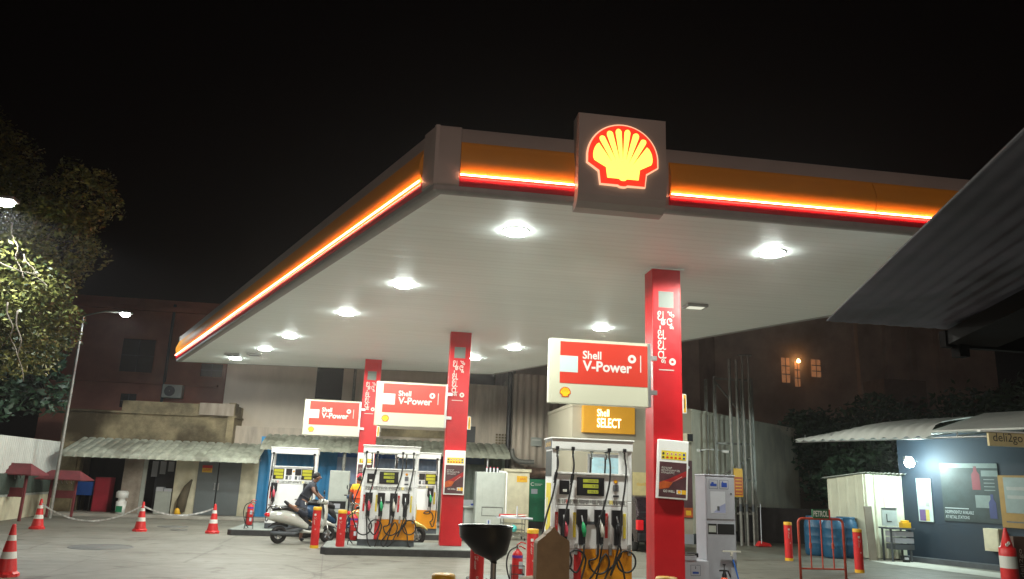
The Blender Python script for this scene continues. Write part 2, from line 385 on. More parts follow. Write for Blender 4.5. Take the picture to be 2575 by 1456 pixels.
# emblem (scallop)
def emb_outline(k=0.0, bump=True):
    a = [(0, -.02), (.04, -.018), (.07, 0), (.315, 0), (.335, .19), (.5, .30)]
    arc = []
    for i in range(1, 15):
        t = radians(-11+101*i/14); arc.append((.5*cos(t)/cos(radians(0)), .395+.495*sin(t)))
    r = a+arc[:-1]+[(0, .89)]
    l = [(-x, y) for x, y in reversed(r[1:-1])]
    pts = r+l
    if k:
        out = []; n = len(pts)
        for i, (x, y) in enumerate(pts):
            cx, cy = 0, .42; dx, dy = x-cx, y-cy; d = sqrt(dx*dx+dy*dy); out.append((x+dx/d*k, y+dy/d*k))
        pts = out
    return pts
def emblem(mb, fr, a, b, w, yel, red, rim=None, c=.0, th=.01):
    S = lambda pts: [(a+x*w, b+y*w) for x, y in pts]
    if rim: mb.poly(S(emb_outline(.022)), fr, c, c+th, rim)
    mb.poly(S(emb_outline()), fr, c, c+th*1.3, red)
    # yellow petals
    inner = [(-.195, .335), (-.14, .30), (-.085, .32), (-.04, .34), (0, .345), (.04, .34), (.085, .32), (.14, .30), (.195, .335)]
    ang = [168, 147, 128, 108.5, 90, 71.5, 52, 33, 12]
    R = [(.41*cos(radians(t)), .395+.405*sin(radians(t))) for t in ang]
    R[0] = (-.41, .33); R[8] = (.41, .33)
    for i in range(8):
        p0, p1 = R[i], R[i+1]; g = .022
        dx, dy = p1[0]-p0[0], p1[1]-p0[1]; L = sqrt(dx*dx+dy*dy); ux, uy = dx/L, dy/L
        q0 = p0 if i == 0 else (p0[0]+ux*g, p0[1]+uy*g); q1 = p1 if i == 7 else (p1[0]-ux*g, p1[1]-uy*g)
        nx, ny = -uy, ux
        if nx*(q0[0])+ny*(q0[1]-.395) < 0: nx, ny = -nx, -ny
        top = [(q0[0]+(q1[0]-q0[0])*t+nx*.045*sin(pi*t)**.6, q0[1]+(q1[1]-q0[1])*t+ny*.045*sin(pi*t)**.6) for t in (0, .12, .3, .5, .7, .88, 1)]
        i0 = inner[i] if i else (-.245, .24); i1 = inner[i+1] if i < 7 else (.245, .24)
        if i == 0: i1 = inner[1]
        if i == 7: i0 = inner[7]
        pts = [i0]+top+[i1]+[(0, .2)]
        mb.poly(S(pts), fr, c, c+th*(1.5+i*.002), yel)
    mb.poly(S([(-.225, .085), (-.06, .085), (-.03, .06), (0, .055), (.03, .06), (.06, .085), (.225, .085), (.245, .24), (.12, .31), (-.12, .31), (-.245, .24)]), fr, c, c+th*1.53, yel)

# ================================================================= SETTING
g = MB(); g.add([(-90, -20, 0), (90, -20, 0), (90, 120, 0), (-90, 120, 0)], [(0, 1, 2, 3)], GROUND)
tag(g.build('ground', loc=(0, 0, 0)), kind='structure')
g = MB(); g.box(-11, 4.9, 28.6, 31, 0, .09, CONCR); tag(g.build('pavement', bevel=.01), kind='structure')
g = MB(); g.poly([(10.2, -22), (12.9, -17.2), (13.6, -17.0), (16, -10), (13.3, -8)], frame((0, 0, 0), (1, 0, 0), (0, -1, 0)), -.004, -.12, CONCR)
# painted pale strip in front of the delicatessen
g = MB(); a0, a1, b0, b1 = G(2150, 1400), G(2575, 1448), G(2260, 1407), G(2600, 1470)
p = [G(2130, 1402), G(2290, 1402), G(2575, 1437), G(2700, 1462), G(2640, 1490)]
g.add([(q.x, q.y, .004) for q in (G(2128, 1398), G(2262, 1409), G(2600, 1452), G(2600, 1466), G(2500, 1452), G(2230, 1418))], [(0, 1, 2, 3, 4, 5)], mat('pale_strip', (.50, .50, .44), .7, var=.12))
tag(g.build('pale_path'), kind='structure')

# ================================================================= CANOPY
S = 5.2
cn = thing('canopy', 'large forecourt canopy with white soffit and glowing orange and red fascia', 'canopy', (1.5, 18, S))
A, B, C_, D_ = Vector((.35, 9.24, 0)), Vector((11.15, 9.24, 0)), Vector((3.36, 26.5, 0)), Vector((-7.38, 27.77, 0))
g = MB(); g.add([(q.x, q.y, S+.012) for q in (A, B, C_, D_)], [(3, 2, 1, 0)], SOFF); g.add([(q.x, q.y, S+.80) for q in (A, B, C_, D_)], [(0, 1, 2, 3)], FASW)
g.build('soffit', cn, world=True)
def fasc(P, Q, i0, i1, name, led=True, segs=None):
    P, Q = Vector(P), Vector(Q); u = (Q-P).normalized(); n = Vector((u.y, -u.x, 0)); L = (Q-P).length
    def sweep(prof, mt, a, b, mb):
        n_ = len(prof); vs = []
        for t in (a, b):
            for d, z in prof: vs.append(P+u*t+n*d+Vector((0, 0, S+z)))
        mb.add(vs, [(k, k+1, n_+k+1, n_+k) for k in range(n_-1)], mt, True)
        mb.add(vs, [tuple(range(n_)), tuple(range(2*n_-1, n_-1, -1))], mt)
    zz = dict(front=.004, left=.0058, right=.0058, rear=.004)[name]; w = MB(); sweep([(-.10, zz), (.045, zz), (.05, .03), (.05, .075)], FASG, -.0, L, w); w.build('trim', cn, world=True)
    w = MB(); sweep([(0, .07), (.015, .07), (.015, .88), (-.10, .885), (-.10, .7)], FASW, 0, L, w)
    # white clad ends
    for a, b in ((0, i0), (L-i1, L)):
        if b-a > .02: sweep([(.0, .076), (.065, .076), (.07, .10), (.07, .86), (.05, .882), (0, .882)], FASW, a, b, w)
    w.build('cladding', cn, world=True)
    for a, b in (segs or [(i0, L-i1)]):
        w = MB(); sweep([(.016, .077), (.052, .080), (.080, .11), (.082, .18), (.07, .203), (.016, .203)], FASR, a, b, w); w.build('red_band', cn, world=True)
        pr = [(.016, .224)]+[(.045+.075*sin(pi*min(1, .12+t*.9))**1.2, .228+.455*t) for t in [k/10 for k in range(11)]]+[(.016, .69)]
        w = MB(); sweep(pr, FASY, a+.004, b-.004, w); w.build('yellow_panel', cn, world=True)
        if led:
            w = MB(); w.cyl(P+u*(a+.01)+n*.105+Vector((0, 0, S+.214)), P+u*(b-.01)+n*.105+Vector((0, 0, S+.214)), .009, NEON, n=8); w.build('led_strip', cn, world=True)
x = lambda px, py: D(px, py, 9.24).x
sh0, sh1 = 2.15, 3.38
LF = (B-A).length
fasc(A, B, .28, .25, 'front', segs=[(.28, sh0-A.x-.03), (sh1-A.x+.03, 6.0), (6.004, LF-.25)])
fasc(D_, A, .02, .30, 'left')
fasc(B, C_, .25, .25, 'right', led=False)
fasc(C_, D_, .25, .05, 'rear', led=False)
_u1 = (B-A).normalized(); _n1 = Vector((_u1.y, -_u1.x, 0)); _u2 = (A-D_).normalized(); _n2 = Vector((_u2.y, -_u2.x, 0)); w = MB()
def corner_fill(d, z0, z1, mt):
    bis = (_n1+_n2).normalized(); X = A+bis*(d/bis.dot(_n1)); pts = [A, A+_n2*d, X, A+_n1*d]
    w.add([Vector((q.x, q.y, S+z)) for z in (z0, z1) for q in pts], [(0, 3, 2, 1), (4, 5, 6, 7), (0, 1, 5, 4), (1, 2, 6, 5), (2, 3, 7, 6), (3, 0, 4, 7)], mt)
corner_fill(.07, .077, .881, FASW); corner_fill(.05, .007, .074, FASG); w.build('corner_post', cn, world=True)
# emblem box
bx0, bx1, bz0, bz1 = D(1455, 400, 8.96).x, D(1675, 410, 8.96).x, D(1560, 512, 8.96).z, D(1562, 290, 8.96).z
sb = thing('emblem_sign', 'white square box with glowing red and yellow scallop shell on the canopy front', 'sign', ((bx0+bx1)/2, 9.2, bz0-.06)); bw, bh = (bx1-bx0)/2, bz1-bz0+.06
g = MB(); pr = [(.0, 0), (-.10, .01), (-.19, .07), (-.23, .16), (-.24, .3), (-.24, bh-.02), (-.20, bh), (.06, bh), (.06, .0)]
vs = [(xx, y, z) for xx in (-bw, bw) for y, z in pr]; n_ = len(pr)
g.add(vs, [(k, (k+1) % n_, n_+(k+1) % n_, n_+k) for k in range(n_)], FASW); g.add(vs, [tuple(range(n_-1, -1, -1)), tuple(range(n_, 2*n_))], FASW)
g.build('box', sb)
g = MB(); emblem(g, frame((-.01, -.242, bh*.235)), 0, 0, bw*1.57, LOGY, LOGR, LOGW, c=.0, th=.03); g.build('shell_emblem', sb)

# ceiling lights
def ceil_light(loc, label, on=1):
    t = thing('ceiling_light', label, 'ceiling light', (loc[0], loc[1], S), 0, 'round lights set in the canopy soffit')
    g = MB(); g.lathe([(.165, .010), (.20, .010), (.203, .002), (.196, -.003), (.165, -.003)], (0, 0, 0), WHITE, n=32); g.build('frame', t)
    g = MB(); g.lathe([(.18, -.004), (.176, -.022), (.155, -.036), (.10, -.046), (.001, -.05)], (0, 0, 0), GLOWW if on == 1 else GLOWY, n=32); g.build('lens', t)
    lamp('lamp_light', 'SPOT', (0, 0, -.075), 590, (.98, 1, .90), t, .14, spread=radians(174))
    return t
CLP = [(1.59, 10.59, 'nearest canopy light, big glare left of the shell sign'), (0.04, 14.33, 'canopy light second from the front in the left row'), (-1.17, 17.39, 'third canopy light from the front in the left row'),
       (-2.84, 21.0, 'fourth canopy light from the front in the left row'), (-3.87, 23.56, 'canopy light before the last in the left row'), (-5.15, 26.0, 'farthest canopy light of the left row, by the far edge'),
       (5.56, 10.6, 'bright canopy light to the right of the near red pillar'), (4.68, 17.2, 'canopy light above the nearest hanging lightbox sign'), (3.18, 20.71, 'canopy light between the near pillar and middle pillar'),
       (2.31, 22.94, 'small far canopy light just right of the middle pillar')]
c0 = None
for i, (x_, y_, lb) in enumerate(CLP):
    if c0 is None: c0 = ceil_light((x_, y_), lb)
    else: dup(c0, (x_, y_, S), lb)
def small_fix(loc, label, lit):
    t = thing('ceiling_fitting', label, 'ceiling fitting', (loc[0], loc[1], S))
    g = MB(); g.box(-.22, .22, -.15, .15, -.05, .008, ALUM); g.build('housing', t, bevel=.01)
    g = MB(); g.box(-.16, .16, -.10, .10, -.056, -.049, GLOWO if lit else GREYD); g.build('lens', t)
small_fix((5.82, 14.32), 'small square emergency fitting right of the near red pillar', True)
small_fix((-5.06, 25.05), 'unlit flat fitting at the far left corner of the soffit', False)
small_fix((-4.35, 24.75), 'unlit flat fitting beside the last lights of the left row', False)

# ================================================================= PILLARS, SIGNS, BOARDS
def pillar(x0, x1, y0, label, board_y=0):
    w = x1-x0; cx = (x0+x1)/2
    t = thing('canopy_pillar', label, 'pillar', (cx, y0+.2, .15), 0, 'red pillars carrying the canopy')
    g = MB(); g.box(-w/2, w/2, -.2, .2, 0, S-.15+.01, RED); g.build('shaft', t, bevel=.012)
    g = MB(); g.box(-w/2-.045, w/2+.045, -.245, .245, S-.15-.008, S-.15+.008, SOFF); g.build('collar', t, bevel=.004)
    fr = frame((-w/2, -.2, 0))
    g = MB(); k = w/.5
    zt = S-.15
    g.fbox(fr, .10*k+.005, .37*k, zt-.66, zt-.385, 0, .004, SILV)
    g.textrot('ಶೆಲ್', fr, .245*k, zt-.72, .13, .30, LET)
    g.textrot('ವಿ-ಪವರ್', fr, .085*k, zt-.72, .145, .87, LET)
    g.lathe([(.022, 0), (.022, .004), (.057, .004), (.057, 0)], (-w/2+.335*k, -.2, zt-1.56), LET, n=20, axis='y')
    g.fbox(fr, .10*k, .36*k, zt-1.70, zt-1.685, 0, .004, LET)
    # ring facing front
    vs = []; n = 24; cxr, cz = .335*k, zt-1.555
    ri = MB()
    for q in range(n):
        a = 2*pi*q/n; vs += [fp(fr, cxr+.058*cos(a), cz+.058*sin(a), .004), fp(fr, cxr+(.019+.007*(q % 2))*cos(a), cz+(.019+.007*(q % 2))*sin(a), .004)]
    g.add(vs, [(2*q, 2*((q+1) % n), 2*((q+1) % n)+1, 2*q+1) for q in range(n)], LET)
    g.build('lettering', t)
    # number plate on the right-hand side
    g = MB(); g.box(w/2, w/2+.02, -.19, -.12, 2.68, 2.99, WHITE); g.box(w/2, w/2+.085, -.150, -.139, 2.68, 2.99, WHITE); g.box(w/2+.012, w/2+.075, -.1535, -.1505, 2.695, 2.975, YEL); g.box(w/2+.04, w/2+.052, -.1555, -.154, 2.76, 2.92, LETD); g.build('number_plate', t)
    return t
def poster_board(x0, z0, y, w, h, label, tilt=0.0):
    t = thing('poster_board', label, 'poster board', (x0+w/2, y, z0), 0, 'white poster boards on the red pillars')
    g = MB(); R = Matrix.Rotation(tilt, 4, 'Y')
    g.box(-w/2, w/2, -.07, 0, 0, h, WHITE, R); g.build('frame', t, bevel=.012)
    g = MB(); fr = frame(R @ Vector((-w/2, -.07, 0)), R @ Vector((1, 0, 0)), R @ Vector((0, 0, 1)))
    g.fbox(fr, .055*w/.5, w-.04, h-.30, h-.17, 0, .003, YELS)
    for i, m_ in enumerate([LETD, REDP, REDP, REDP, REDP, ICONB]):
        a = w*(.17+.135*i); g.fbox(fr, a-.018, a+.018, h-.285, h-.258, .003, .0045, m_)
        vs = [fp(fr, a+.020*cos(q*pi/6), h-.215+.020*sin(q*pi/6), .0045) for q in range(12)]
        g.add(vs, [tuple(range(12))], LET if i not in (0, 5) else m_)
        vs = [fp(fr, a+.012*cos(q*pi/6), h-.215+.012*sin(q*pi/6), .0055) for q in range(12)]
        g.add(vs, [tuple(range(12))], m_)
    g.build('safety_strip', t)
    g = MB(); b0, b1, a0, a1 = .03, h-.34, .03, w-.03
    g.fbox(fr, a0, a1, b0, b1, 0, .003, POSTD)
    H = b1-b0
    g.add([fp(fr, *q, .0035) for q in ((a0, b0+H*.28), (a0+.12, b0+H*.33), (a1, b0+H*.62), (a1, b0+H*.78), (a0+.14, b0+H*.50), (a0, b0+H*.40))], [(0, 1, 2, 3, 4, 5)], POSTR)
    g.add([fp(fr, *q, .004) for q in ((a0, b0+H*.20), (a0+.16, b0+H*.26), (a0+.22, b0+H*.42), (a0+.06, b0+H*.45), (a0, b0+H*.36))], [(0, 1, 2, 3, 4)], POSTO)
    g.add([fp(fr, *q, .0045) for q in ((a0+.19, b0+H*.40), (a1-.07, b0+H*.60), (a1-.075, b0+H*.61))], [(0, 1, 2)], LET)
    g.text('ನಿಮ್ಮ ಗಾಡಿ', fr, a0+.03, b0+H*.80, .032, LET, w=.17, c=.005, bold=0); g.text('ಕಾರ್ಯಕ್ರಮದಲ್ಲಿ 100%', fr, a0+.03, b0+H*.73, .034, LET, w=.30, c=.005, bold=0); g.text('ಆಗಿಸಿ ಮಾಡುತ್ತದೆ', fr, a0+.03, b0+H*.66, .032, LET, w=.21, c=.005, bold=0)
    g.text('GO WELL', fr, a0+.07, b0+H*.13, .036, LET, w=.19, c=.005, bold=.02)
    g.fbox(fr, a0+.285, a0+.37, b0+H*.10, b0+H*.22, .003, .005, LET); g.fbox(fr, a0+.371, a1, b0+H*.10, b0+H*.22, .003, .005, YEL)
    emblem(g, fr, a0+.328, b0+H*.115, .058, EMY, EMR, c=.005, th=.001)
    g.build('poster', t)
def vpower(x0, x1, z0, z1, y0, y1, label, pil):
    w, h = x1-x0, z1-z0
    t = thing('lightbox_sign', label, 'lightbox sign', (x0+w/2, (y0+y1)/2, z0), 0, 'lit brand signs hung from the left side of the pillars')
    d = y1-y0; g = MB()
    # rounded left end
    pts = [(w/2, -d/2), (w/2, d/2), (-w/2+.05, d/2)]+[(-w/2+.05-.05*sin(a*pi/8), d/2*cos(a*pi/8)) for a in range(1, 8)]+[(-w/2+.05, -d/2)]
    vs = [(a, b, z) for z in (0, h) for a, b in pts]; n = len(pts)
    g.add(vs, [(k, (k+1) % n, n+(k+1) % n, n+k) for k in range(n)], LBOX); g.add(vs, [tuple(range(n-1, -1, -1)), tuple(range(n, 2*n))], LBOX)
    g.build('light_box', t)
    g = MB(); g.box(w/2-.035, w/2+.012, -d/2-.008, d/2+.008, -.006, h+.006, ALUM); g.build('end_trim', t, bevel=.004)
    fr = frame((-w/2, -d/2, 0)); g = MB()
    g.fbox(fr, .17, w-.045, .30, h-.045, 0, .004, LBOXR)
    g.fbox(fr, .165, .17+.285, h*.475, h*.475+.255, .004, .006, LBOXB)
    g.build('sign_face', t)
    g = MB(); T = .006
    g.text('Shell', fr, .53, .695, .13, LBOXW, w=.30, c=T, bold=.022); g.text('V-Power', fr, .53, .505, .165, LBOXW, w=.80, c=T, bold=.028)
    n = 24; cx_, cz_ = 1.33, .735; vs = []
    for q in range(n):
        a = 2*pi*q/n; vs += [fp(fr, cx_+.068*cos(a), cz_+.068*sin(a), T), fp(fr, cx_+(.020+.013*(q % 2))*cos(a), cz_+(.020+.013*(q % 2))*sin(a), T)]
    g.add(vs, [(2*q, 2*((q+1) % n), 2*((q+1) % n)+1, 2*q+1) for q in range(n)], LBOXW)
    g.fbox(fr, 1.465, 1.48, .53, .80, .004, T, LBOXW)
    g.build('lettering', t)
    g = MB(); emblem(g, fr, .26, .085, .175, EMY, EMR, c=0, th=.004); g.build('shell_emblem', t)
    for q0 in (.2, .75):
        g = MB(); g.box(w/2+.012, w/2+.14, -.03, .03, h*q0, h*(q0+.07), ALUM); g.build('bracket', t)
pillar(4.11, 4.60, 11.93, 'nearest red canopy pillar, right of the big lightbox sign'); pillar(1.30, 1.81, 18.8, 'middle red canopy pillar behind the black funnel'); pillar(-.94, -.43, 24.4, 'farthest red canopy pillar, behind the second petrol pump')
vpower(2.36, 3.99, 2.88, 3.88, 11.72, 11.93, 'nearest and largest lightbox sign with white lettering on red', 0)
vpower(-.41, 1.27, 2.83, 3.855, 18.6, 18.82, 'lightbox sign on the middle pillar with white lettering on red', 0)
vpower(-2.63, -.955, 2.79, 3.84, 24.2, 24.42, 'farthest lightbox sign, leftmost of the three red ones', 0)
poster_board(4.12, 1.49, 11.91, .50, .90, 'white poster board on the nearest pillar', radians(2.5))
poster_board(1.31, 1.30, 18.78, .49, 1.02, 'white poster board on the middle pillar', 0)
poster_board(-.93, 1.30, 24.38, .49, 1.02, 'white poster board on the farthest pillar, seen through the pump', 0)

# ================================================================= ISLANDS
def island(x0, x1, y0, y1, label):
    g = MB(); z0 = .0
    g.poly([(x0, -y0), (x1, -y0), (x1+.15, -y0-.2), (x1+.15, -y1+.2), (x1, -y1), (x0, -y1), (x0-.12, -y1+.2), (x0-.12, -y0-.2)], frame((0, 0, 0), (1, 0, 0), (0, -1, 0)), 0, -.135, KERB)
    g.v = [Vector((v.x, v.y, abs(v.z))) for v in g.v]
    g.poly([(x0+.02, y0+.02), (x1-.0, y0+.02), (x1+.1, y0+.2), (x1+.1, y1-.2), (x1, y1-.02), (x0+.02, y1-.02), (x0-.08, y1-.2), (x0-.08, y0+.2)], frame((0, 0, 0), (1, 0, 0), (0, 1, 0)), .13, .15, ISLT)
    return tag(g.build('pump_island'), label, 'pump island', 'raised kerbed pump islands')
island(1.5, 5.9, 11.55, 13.5, 'kerbed island under the nearest pump and pillar'); island(-1.2, 2.5, 17.75, 19.6, 'black kerbed island under the second pump and middle pillar'); island(-4.0, 2.2, 22.3, 25.3, 'kerbed island under the two farthest pumps')

# ================================================================= PUMPS
PW = 1.26
def hose(t, pts, r=.0145, k=6):
    g = MB(); g.tube(cat_rom(pts, k), r, RUBB, n=8); return g.build('hose', t)
def loop_pts(cx, cz, r, y, a0, a1, n=9, sx=1.0):
    return [(cx+sx*r*cos(radians(a0+(a1-a0)*i/n)), y-.015*i/n, cz+r*1.05*sin(radians(a0+(a1-a0)*i/n))) for i in range(n+1)]
def nozzle_set(t, fx, z0, col, side='r'):
    x = -PW/2+fx*PW
    g = MB(); fr = frame((x, -.015, z0))
    g.poly([(-.082, .51), (-.082, .30), (-.045, .24), (-.045, 0), (.045, 0), (.045, .24), (.082, .30), (.082, .51)], fr, 0, .05, BLACK)
    o = g.build('nozzle_holster', t, bevel=.006)
    g = MB(); g.tube([(x+.005, -.10, z0+.33), (x+.01, -.11, z0+.27), (x+.02, -.12, z0+.2), (x+.02, -.12, z0+.12)], .03, col, n=10, rad=[.012, .032, .036, .022])
    g.tube([(x-.02, -.1, z0+.3), (x-.03, -.13, z0+.22), (x-.01, -.13, z0+.13)], .008, BLACK, n=6)
    g.cyl((x+.02, -.12, z0+.12), (x+.02, -.11, z0+.0), .02, BLACK, n=10); g.cyl((x, -.10, z0+.33), (x-.01, -.06, z0+.42), .012, ALUM, n=8)
    g.build('nozzle', t)
def pump_shell(t, side_art=True):
    w = PW/2; d = .5
    g = MB()
    g.box(-w+.0, w-.0, .02, d-.02, .0, .14, GREYD); g.build('plinth', t, bevel=.006)
    g = MB(); g.box(-w+.01, w-.01, .02, d-.02, .14, 1.28, WPLAS); g.box(-w+.075, w-.075, .005, d-.005, 1.28, 1.66, WPLAS); g.box(-w+.06, w-.06, -.03, d+.03, 1.66, 1.69, WHITE)
    g.box(-w+.075, w-.075, -.0, .01, .58, 1.20, WPLAS); g.build('cabinet', t, bevel=.008)
    for s in (-1, 1):
        g = MB(); x0, x1 = sorted((s*w, s*(w-.07))); g.box(x0, x1, 0, d, 1.28, 2.03, WPLAS); g.box(x0, x1, 0, d, .14, 1.28, WPLAS); g.build('side_frame', t, bevel=.01)
    g = MB(); g.box(-w-.012, w+.012, -.03, d+.03, 2.03, 2.18, WHITE); g.box(-w-.03, w+.03, -.05, d+.05, 2.18, 2.205, WHITE); g.build('header', t, bevel=.008)
    g = MB(); g.box(-w-.016, -w-.012, .0, d, 2.035, 2.17, GREYD); g.text('ಎಚ್ಚರಿಕೆ', frame((-w-.017, d*.95, 2.05), (0, -1, 0), (0, 0, 1)), .05, .02, .08, YEL, w=.38, bold=0)
    g.box(-w-.006, -w-.001, .03, d-.04, 1.62, 2.0, PAPG); g.box(-w-.006, -w-.001, .05, d-.12, .82, 1.52, YELS); g.box(-w-.009, -w-.006, .25, .32, .9, 1.3, LET)
    g.build('side_panel', t)
    g = MB(); g.box(-w+.07, w-.07, -.001, .016, .14, .56, WPLAS); g.build('lower_door', t, bevel=.003)
    g = MB(); fr = frame((-w, 0, 0)); n = 90
    g.fbox(fr, .09, PW-.09, 1.215, 1.30, -.015, .004, WHITE)
    for i in range(n):
        a = .10+i*(PW-.21)/n; m_ = REDP if 10 < i < 14 else (YELS if 68 < i < 74 else (GREYL if random.random() < .25 else BLACK))
        g.fbox(fr, a, a+.0065, 1.225+(.02 if random.random() < .15 else 0), 1.29, .004, .006, m_)
    g.build('ventilation_band', t)
def pump_A(loc, label, cols):
    t = thing('petrol_pump', label, 'petrol pump', loc, 0, 'petrol pumps on the islands')
    pump_shell(t); w = PW/2; fr = frame((-w, 0, 0)); X = lambda f: -w+f*PW
    g = MB(); g.fbox(fr, .375*PW, PW-.005, .14, .575, .004, .012, ORNG); g.build('orange_panel', t)
    g = MB(); g.fbox(fr, .285*PW, .372*PW, .14, .575, .004, .014, REDP); g.build('red_panel', t)
    g = MB(); g.fbox(fr, .31*PW, .65*PW, 1.35, 1.62, -.005, .015, BLACK); o = g.build('display', t, bevel=.006)
    g = MB()
    for a0, z0, z1, s in ((.385, 1.545, 1.595, '1000.00'), (.385, 1.465, 1.52, '9.38'), (.44, 1.385, 1.435, '106.61')):
        g.fbox(fr, a0*PW, .575*PW, z0, z1, .015, .018, LCD); g.text(s, fr, (.57*PW-.022*len(s)), z0+.01, z1-z0-.02, LETD, w=.021*len(s), c=.0185, bold=0)
    g.build('screen', o)
    g = MB(); g.fbox(fr, .095*PW, .215*PW, 1.36, 1.565, -.005, .02, BLACK); g.fbox(fr, .135*PW, .185*PW, 1.395, 1.435, .02, .024, LET); g.build('card_reader', t, bevel=.004)
    g = MB(); g.fbox(fr, .765*PW, .83*PW, 1.43, 1.52, -.005, .008, BLACK)
    for i in range(3):
        for j in range(4): g.fbox(fr, .77*PW+i*.025, .77*PW+i*.025+.018, 1.437+j*.02, 1.437+j*.02+.013, .008, .011, GREYP)
    g.build('keypad', t); g = MB(); g.fbox(fr, .765*PW, .835*PW, 1.34, 1.37, -.005, .008, GREYD); g.build('card_slot', t)
    g = MB(); emblem(g, fr, .795*PW, 1.545, .06, EMY, REDP, c=-.005, th=.006); g.build('shell_emblem', t)
    for f, m_ in ((.05, REDP), (.27, YELS), (.665, REDP), (.89, YELS)):
        g = MB(); g.fbox(fr, f*PW, f*PW+.04, .74, 1.10, -.002, .013, m_); g.textrot('ಪವರ್', fr, f*PW+.008, 1.06, .022, .16, LET, c=.015, bold=0); g.build('product_strip', t)
    for f, c in zip((.15, .37, .59, .805), cols): nozzle_set(t, f, .64, c)
    for f in (.30, .565, .72, .955):
        g = MB(); g.fbox(fr, f*PW-.02, f*PW+.02, .50, .64, .014, .07, ALUM); g.fbox(fr, f*PW-.02, f*PW+.02, .60, .66, .07, .09, ALUM); g.build('hose_hook', t)
    g = MB(); g.fbox(fr, .445*PW, .525*PW, .93, .975, -.002, .02, GREYD); g.build('latch', t)
    y = -.07
    def head(f, z=2.03, yy=-.0):
        gg = MB(); x = X(f); gg.cyl((x, yy-.03, z+.02), (x, yy-.035, z-.12), .017, CHROM, n=10); gg.box(x-.025, x+.025, yy-.05, yy+.01, z-.015, z+.04, BLACK); gg.build('hose_outlet', t)
    for f in (.055, .25, .705, .90): head(f)
    for f in (.145, .59, .78): head(f, yy=.5)
    def brk(x, yy, z, a=0):
        gg = MB(); gg.cyl((x+.01, yy, z+.06), (x-.01, yy, z-.06), .026, BLACK, n=10); gg.cyl((x+.02, yy, z+.10), (x+.01, yy, z+.06), .016, CHROM, n=10); gg.cyl((x-.01, yy, z-.06), (x-.02, yy, z-.10), .016, CHROM, n=10); gg.build('breakaway_joint', t)
    x1, x2, x3, x4 = X(.055), X(.25), X(.705), X(.90); n1, n2, n3, n4 = X(.15), X(.37), X(.59), X(.805)
    brk(x1-.03, y-.02, 1.62); brk(x2-.02, y-.02, 1.60)
    hose(t, [(x1, -.035, 1.95), (x1+.01, y, 1.8), (x1-.02, y-.02, 1.66), (x1-.06, y-.04, 1.4), (x1-.18, y-.07, 1.0), (x1-.22, y-.08, .7)]+loop_pts(X(.10), .42, .17, y-.05, 190, 400)+[(n1+.02, y-.05, .6), (n1+.02, -.12, .66)])
    hose(t, [(x2, -.035, 1.95), (x2+.01, y, 1.8), (x2-.01, y-.02, 1.65), (x2-.05, y-.04, 1.4), (x2-.12, y-.08, 1.1), (n1-.03, y-.10, .8), (n1+.0, y-.09, .45), (X(.19), y-.1, .1), (X(.3), y-.09, -.03), (X(.36), y-.07, .2)]+loop_pts(X(.30), .42, .14, y-.03, -10, 230)+[(X(.30), y-.06, .26), (n2+.0, y-.07, .45), (n2+.02, -.12, .66)])
    hose(t, [(x3, -.035, 1.95), (x3+.01, y, 1.75), (x3-.02, y-.03, 1.5), (x3-.12, y-.06, 1.15), (n3-.06, y-.08, .9), (n3-.06, y-.1, .5)]+loop_pts(X(.57), .40, .15, y-.06, 170, 400)+[(X(.62), y-.08, .5), (X(.5), y-.09, .25), (X(.42), y-.08, .10), (X(.48), y-.09, .02), (X(.56), y-.06, .3), (n3+.02, -.12, .66)])
    hose(t, [(x4, -.035, 1.95), (x4+.015, y, 1.75), (x4-.02, y-.03, 1.45), (x4-.08, y-.05, 1.1), (n4+.02, y-.09, .8), (n4-.06, y-.09, .45), (X(.70), y-.09, .22), (X(.80), y-.08, .5)]+loop_pts(X(.90), .42, .145, y-.05, 110, -200)+[(X(.86), y-.06, .3), (X(.90), y-.07, .05), (X(.97), y-.06, -.02)])
    hose(t, [(n4+.02, -.12, .66), (n4+.03, y-.06, .5), (X(.68), y-.06, .28), (X(.60), y-.08, .08), (X(.5), y-.06, -.03)])
    for f, e in ((.145, .13), (.59, .58), (.78, .775)): hose(t, [(X(f), .535, 1.95), (X(f)+.01, .57, 1.8), (X(e), .57, 1.5), (X(e), .57, 1.0)])
    return t
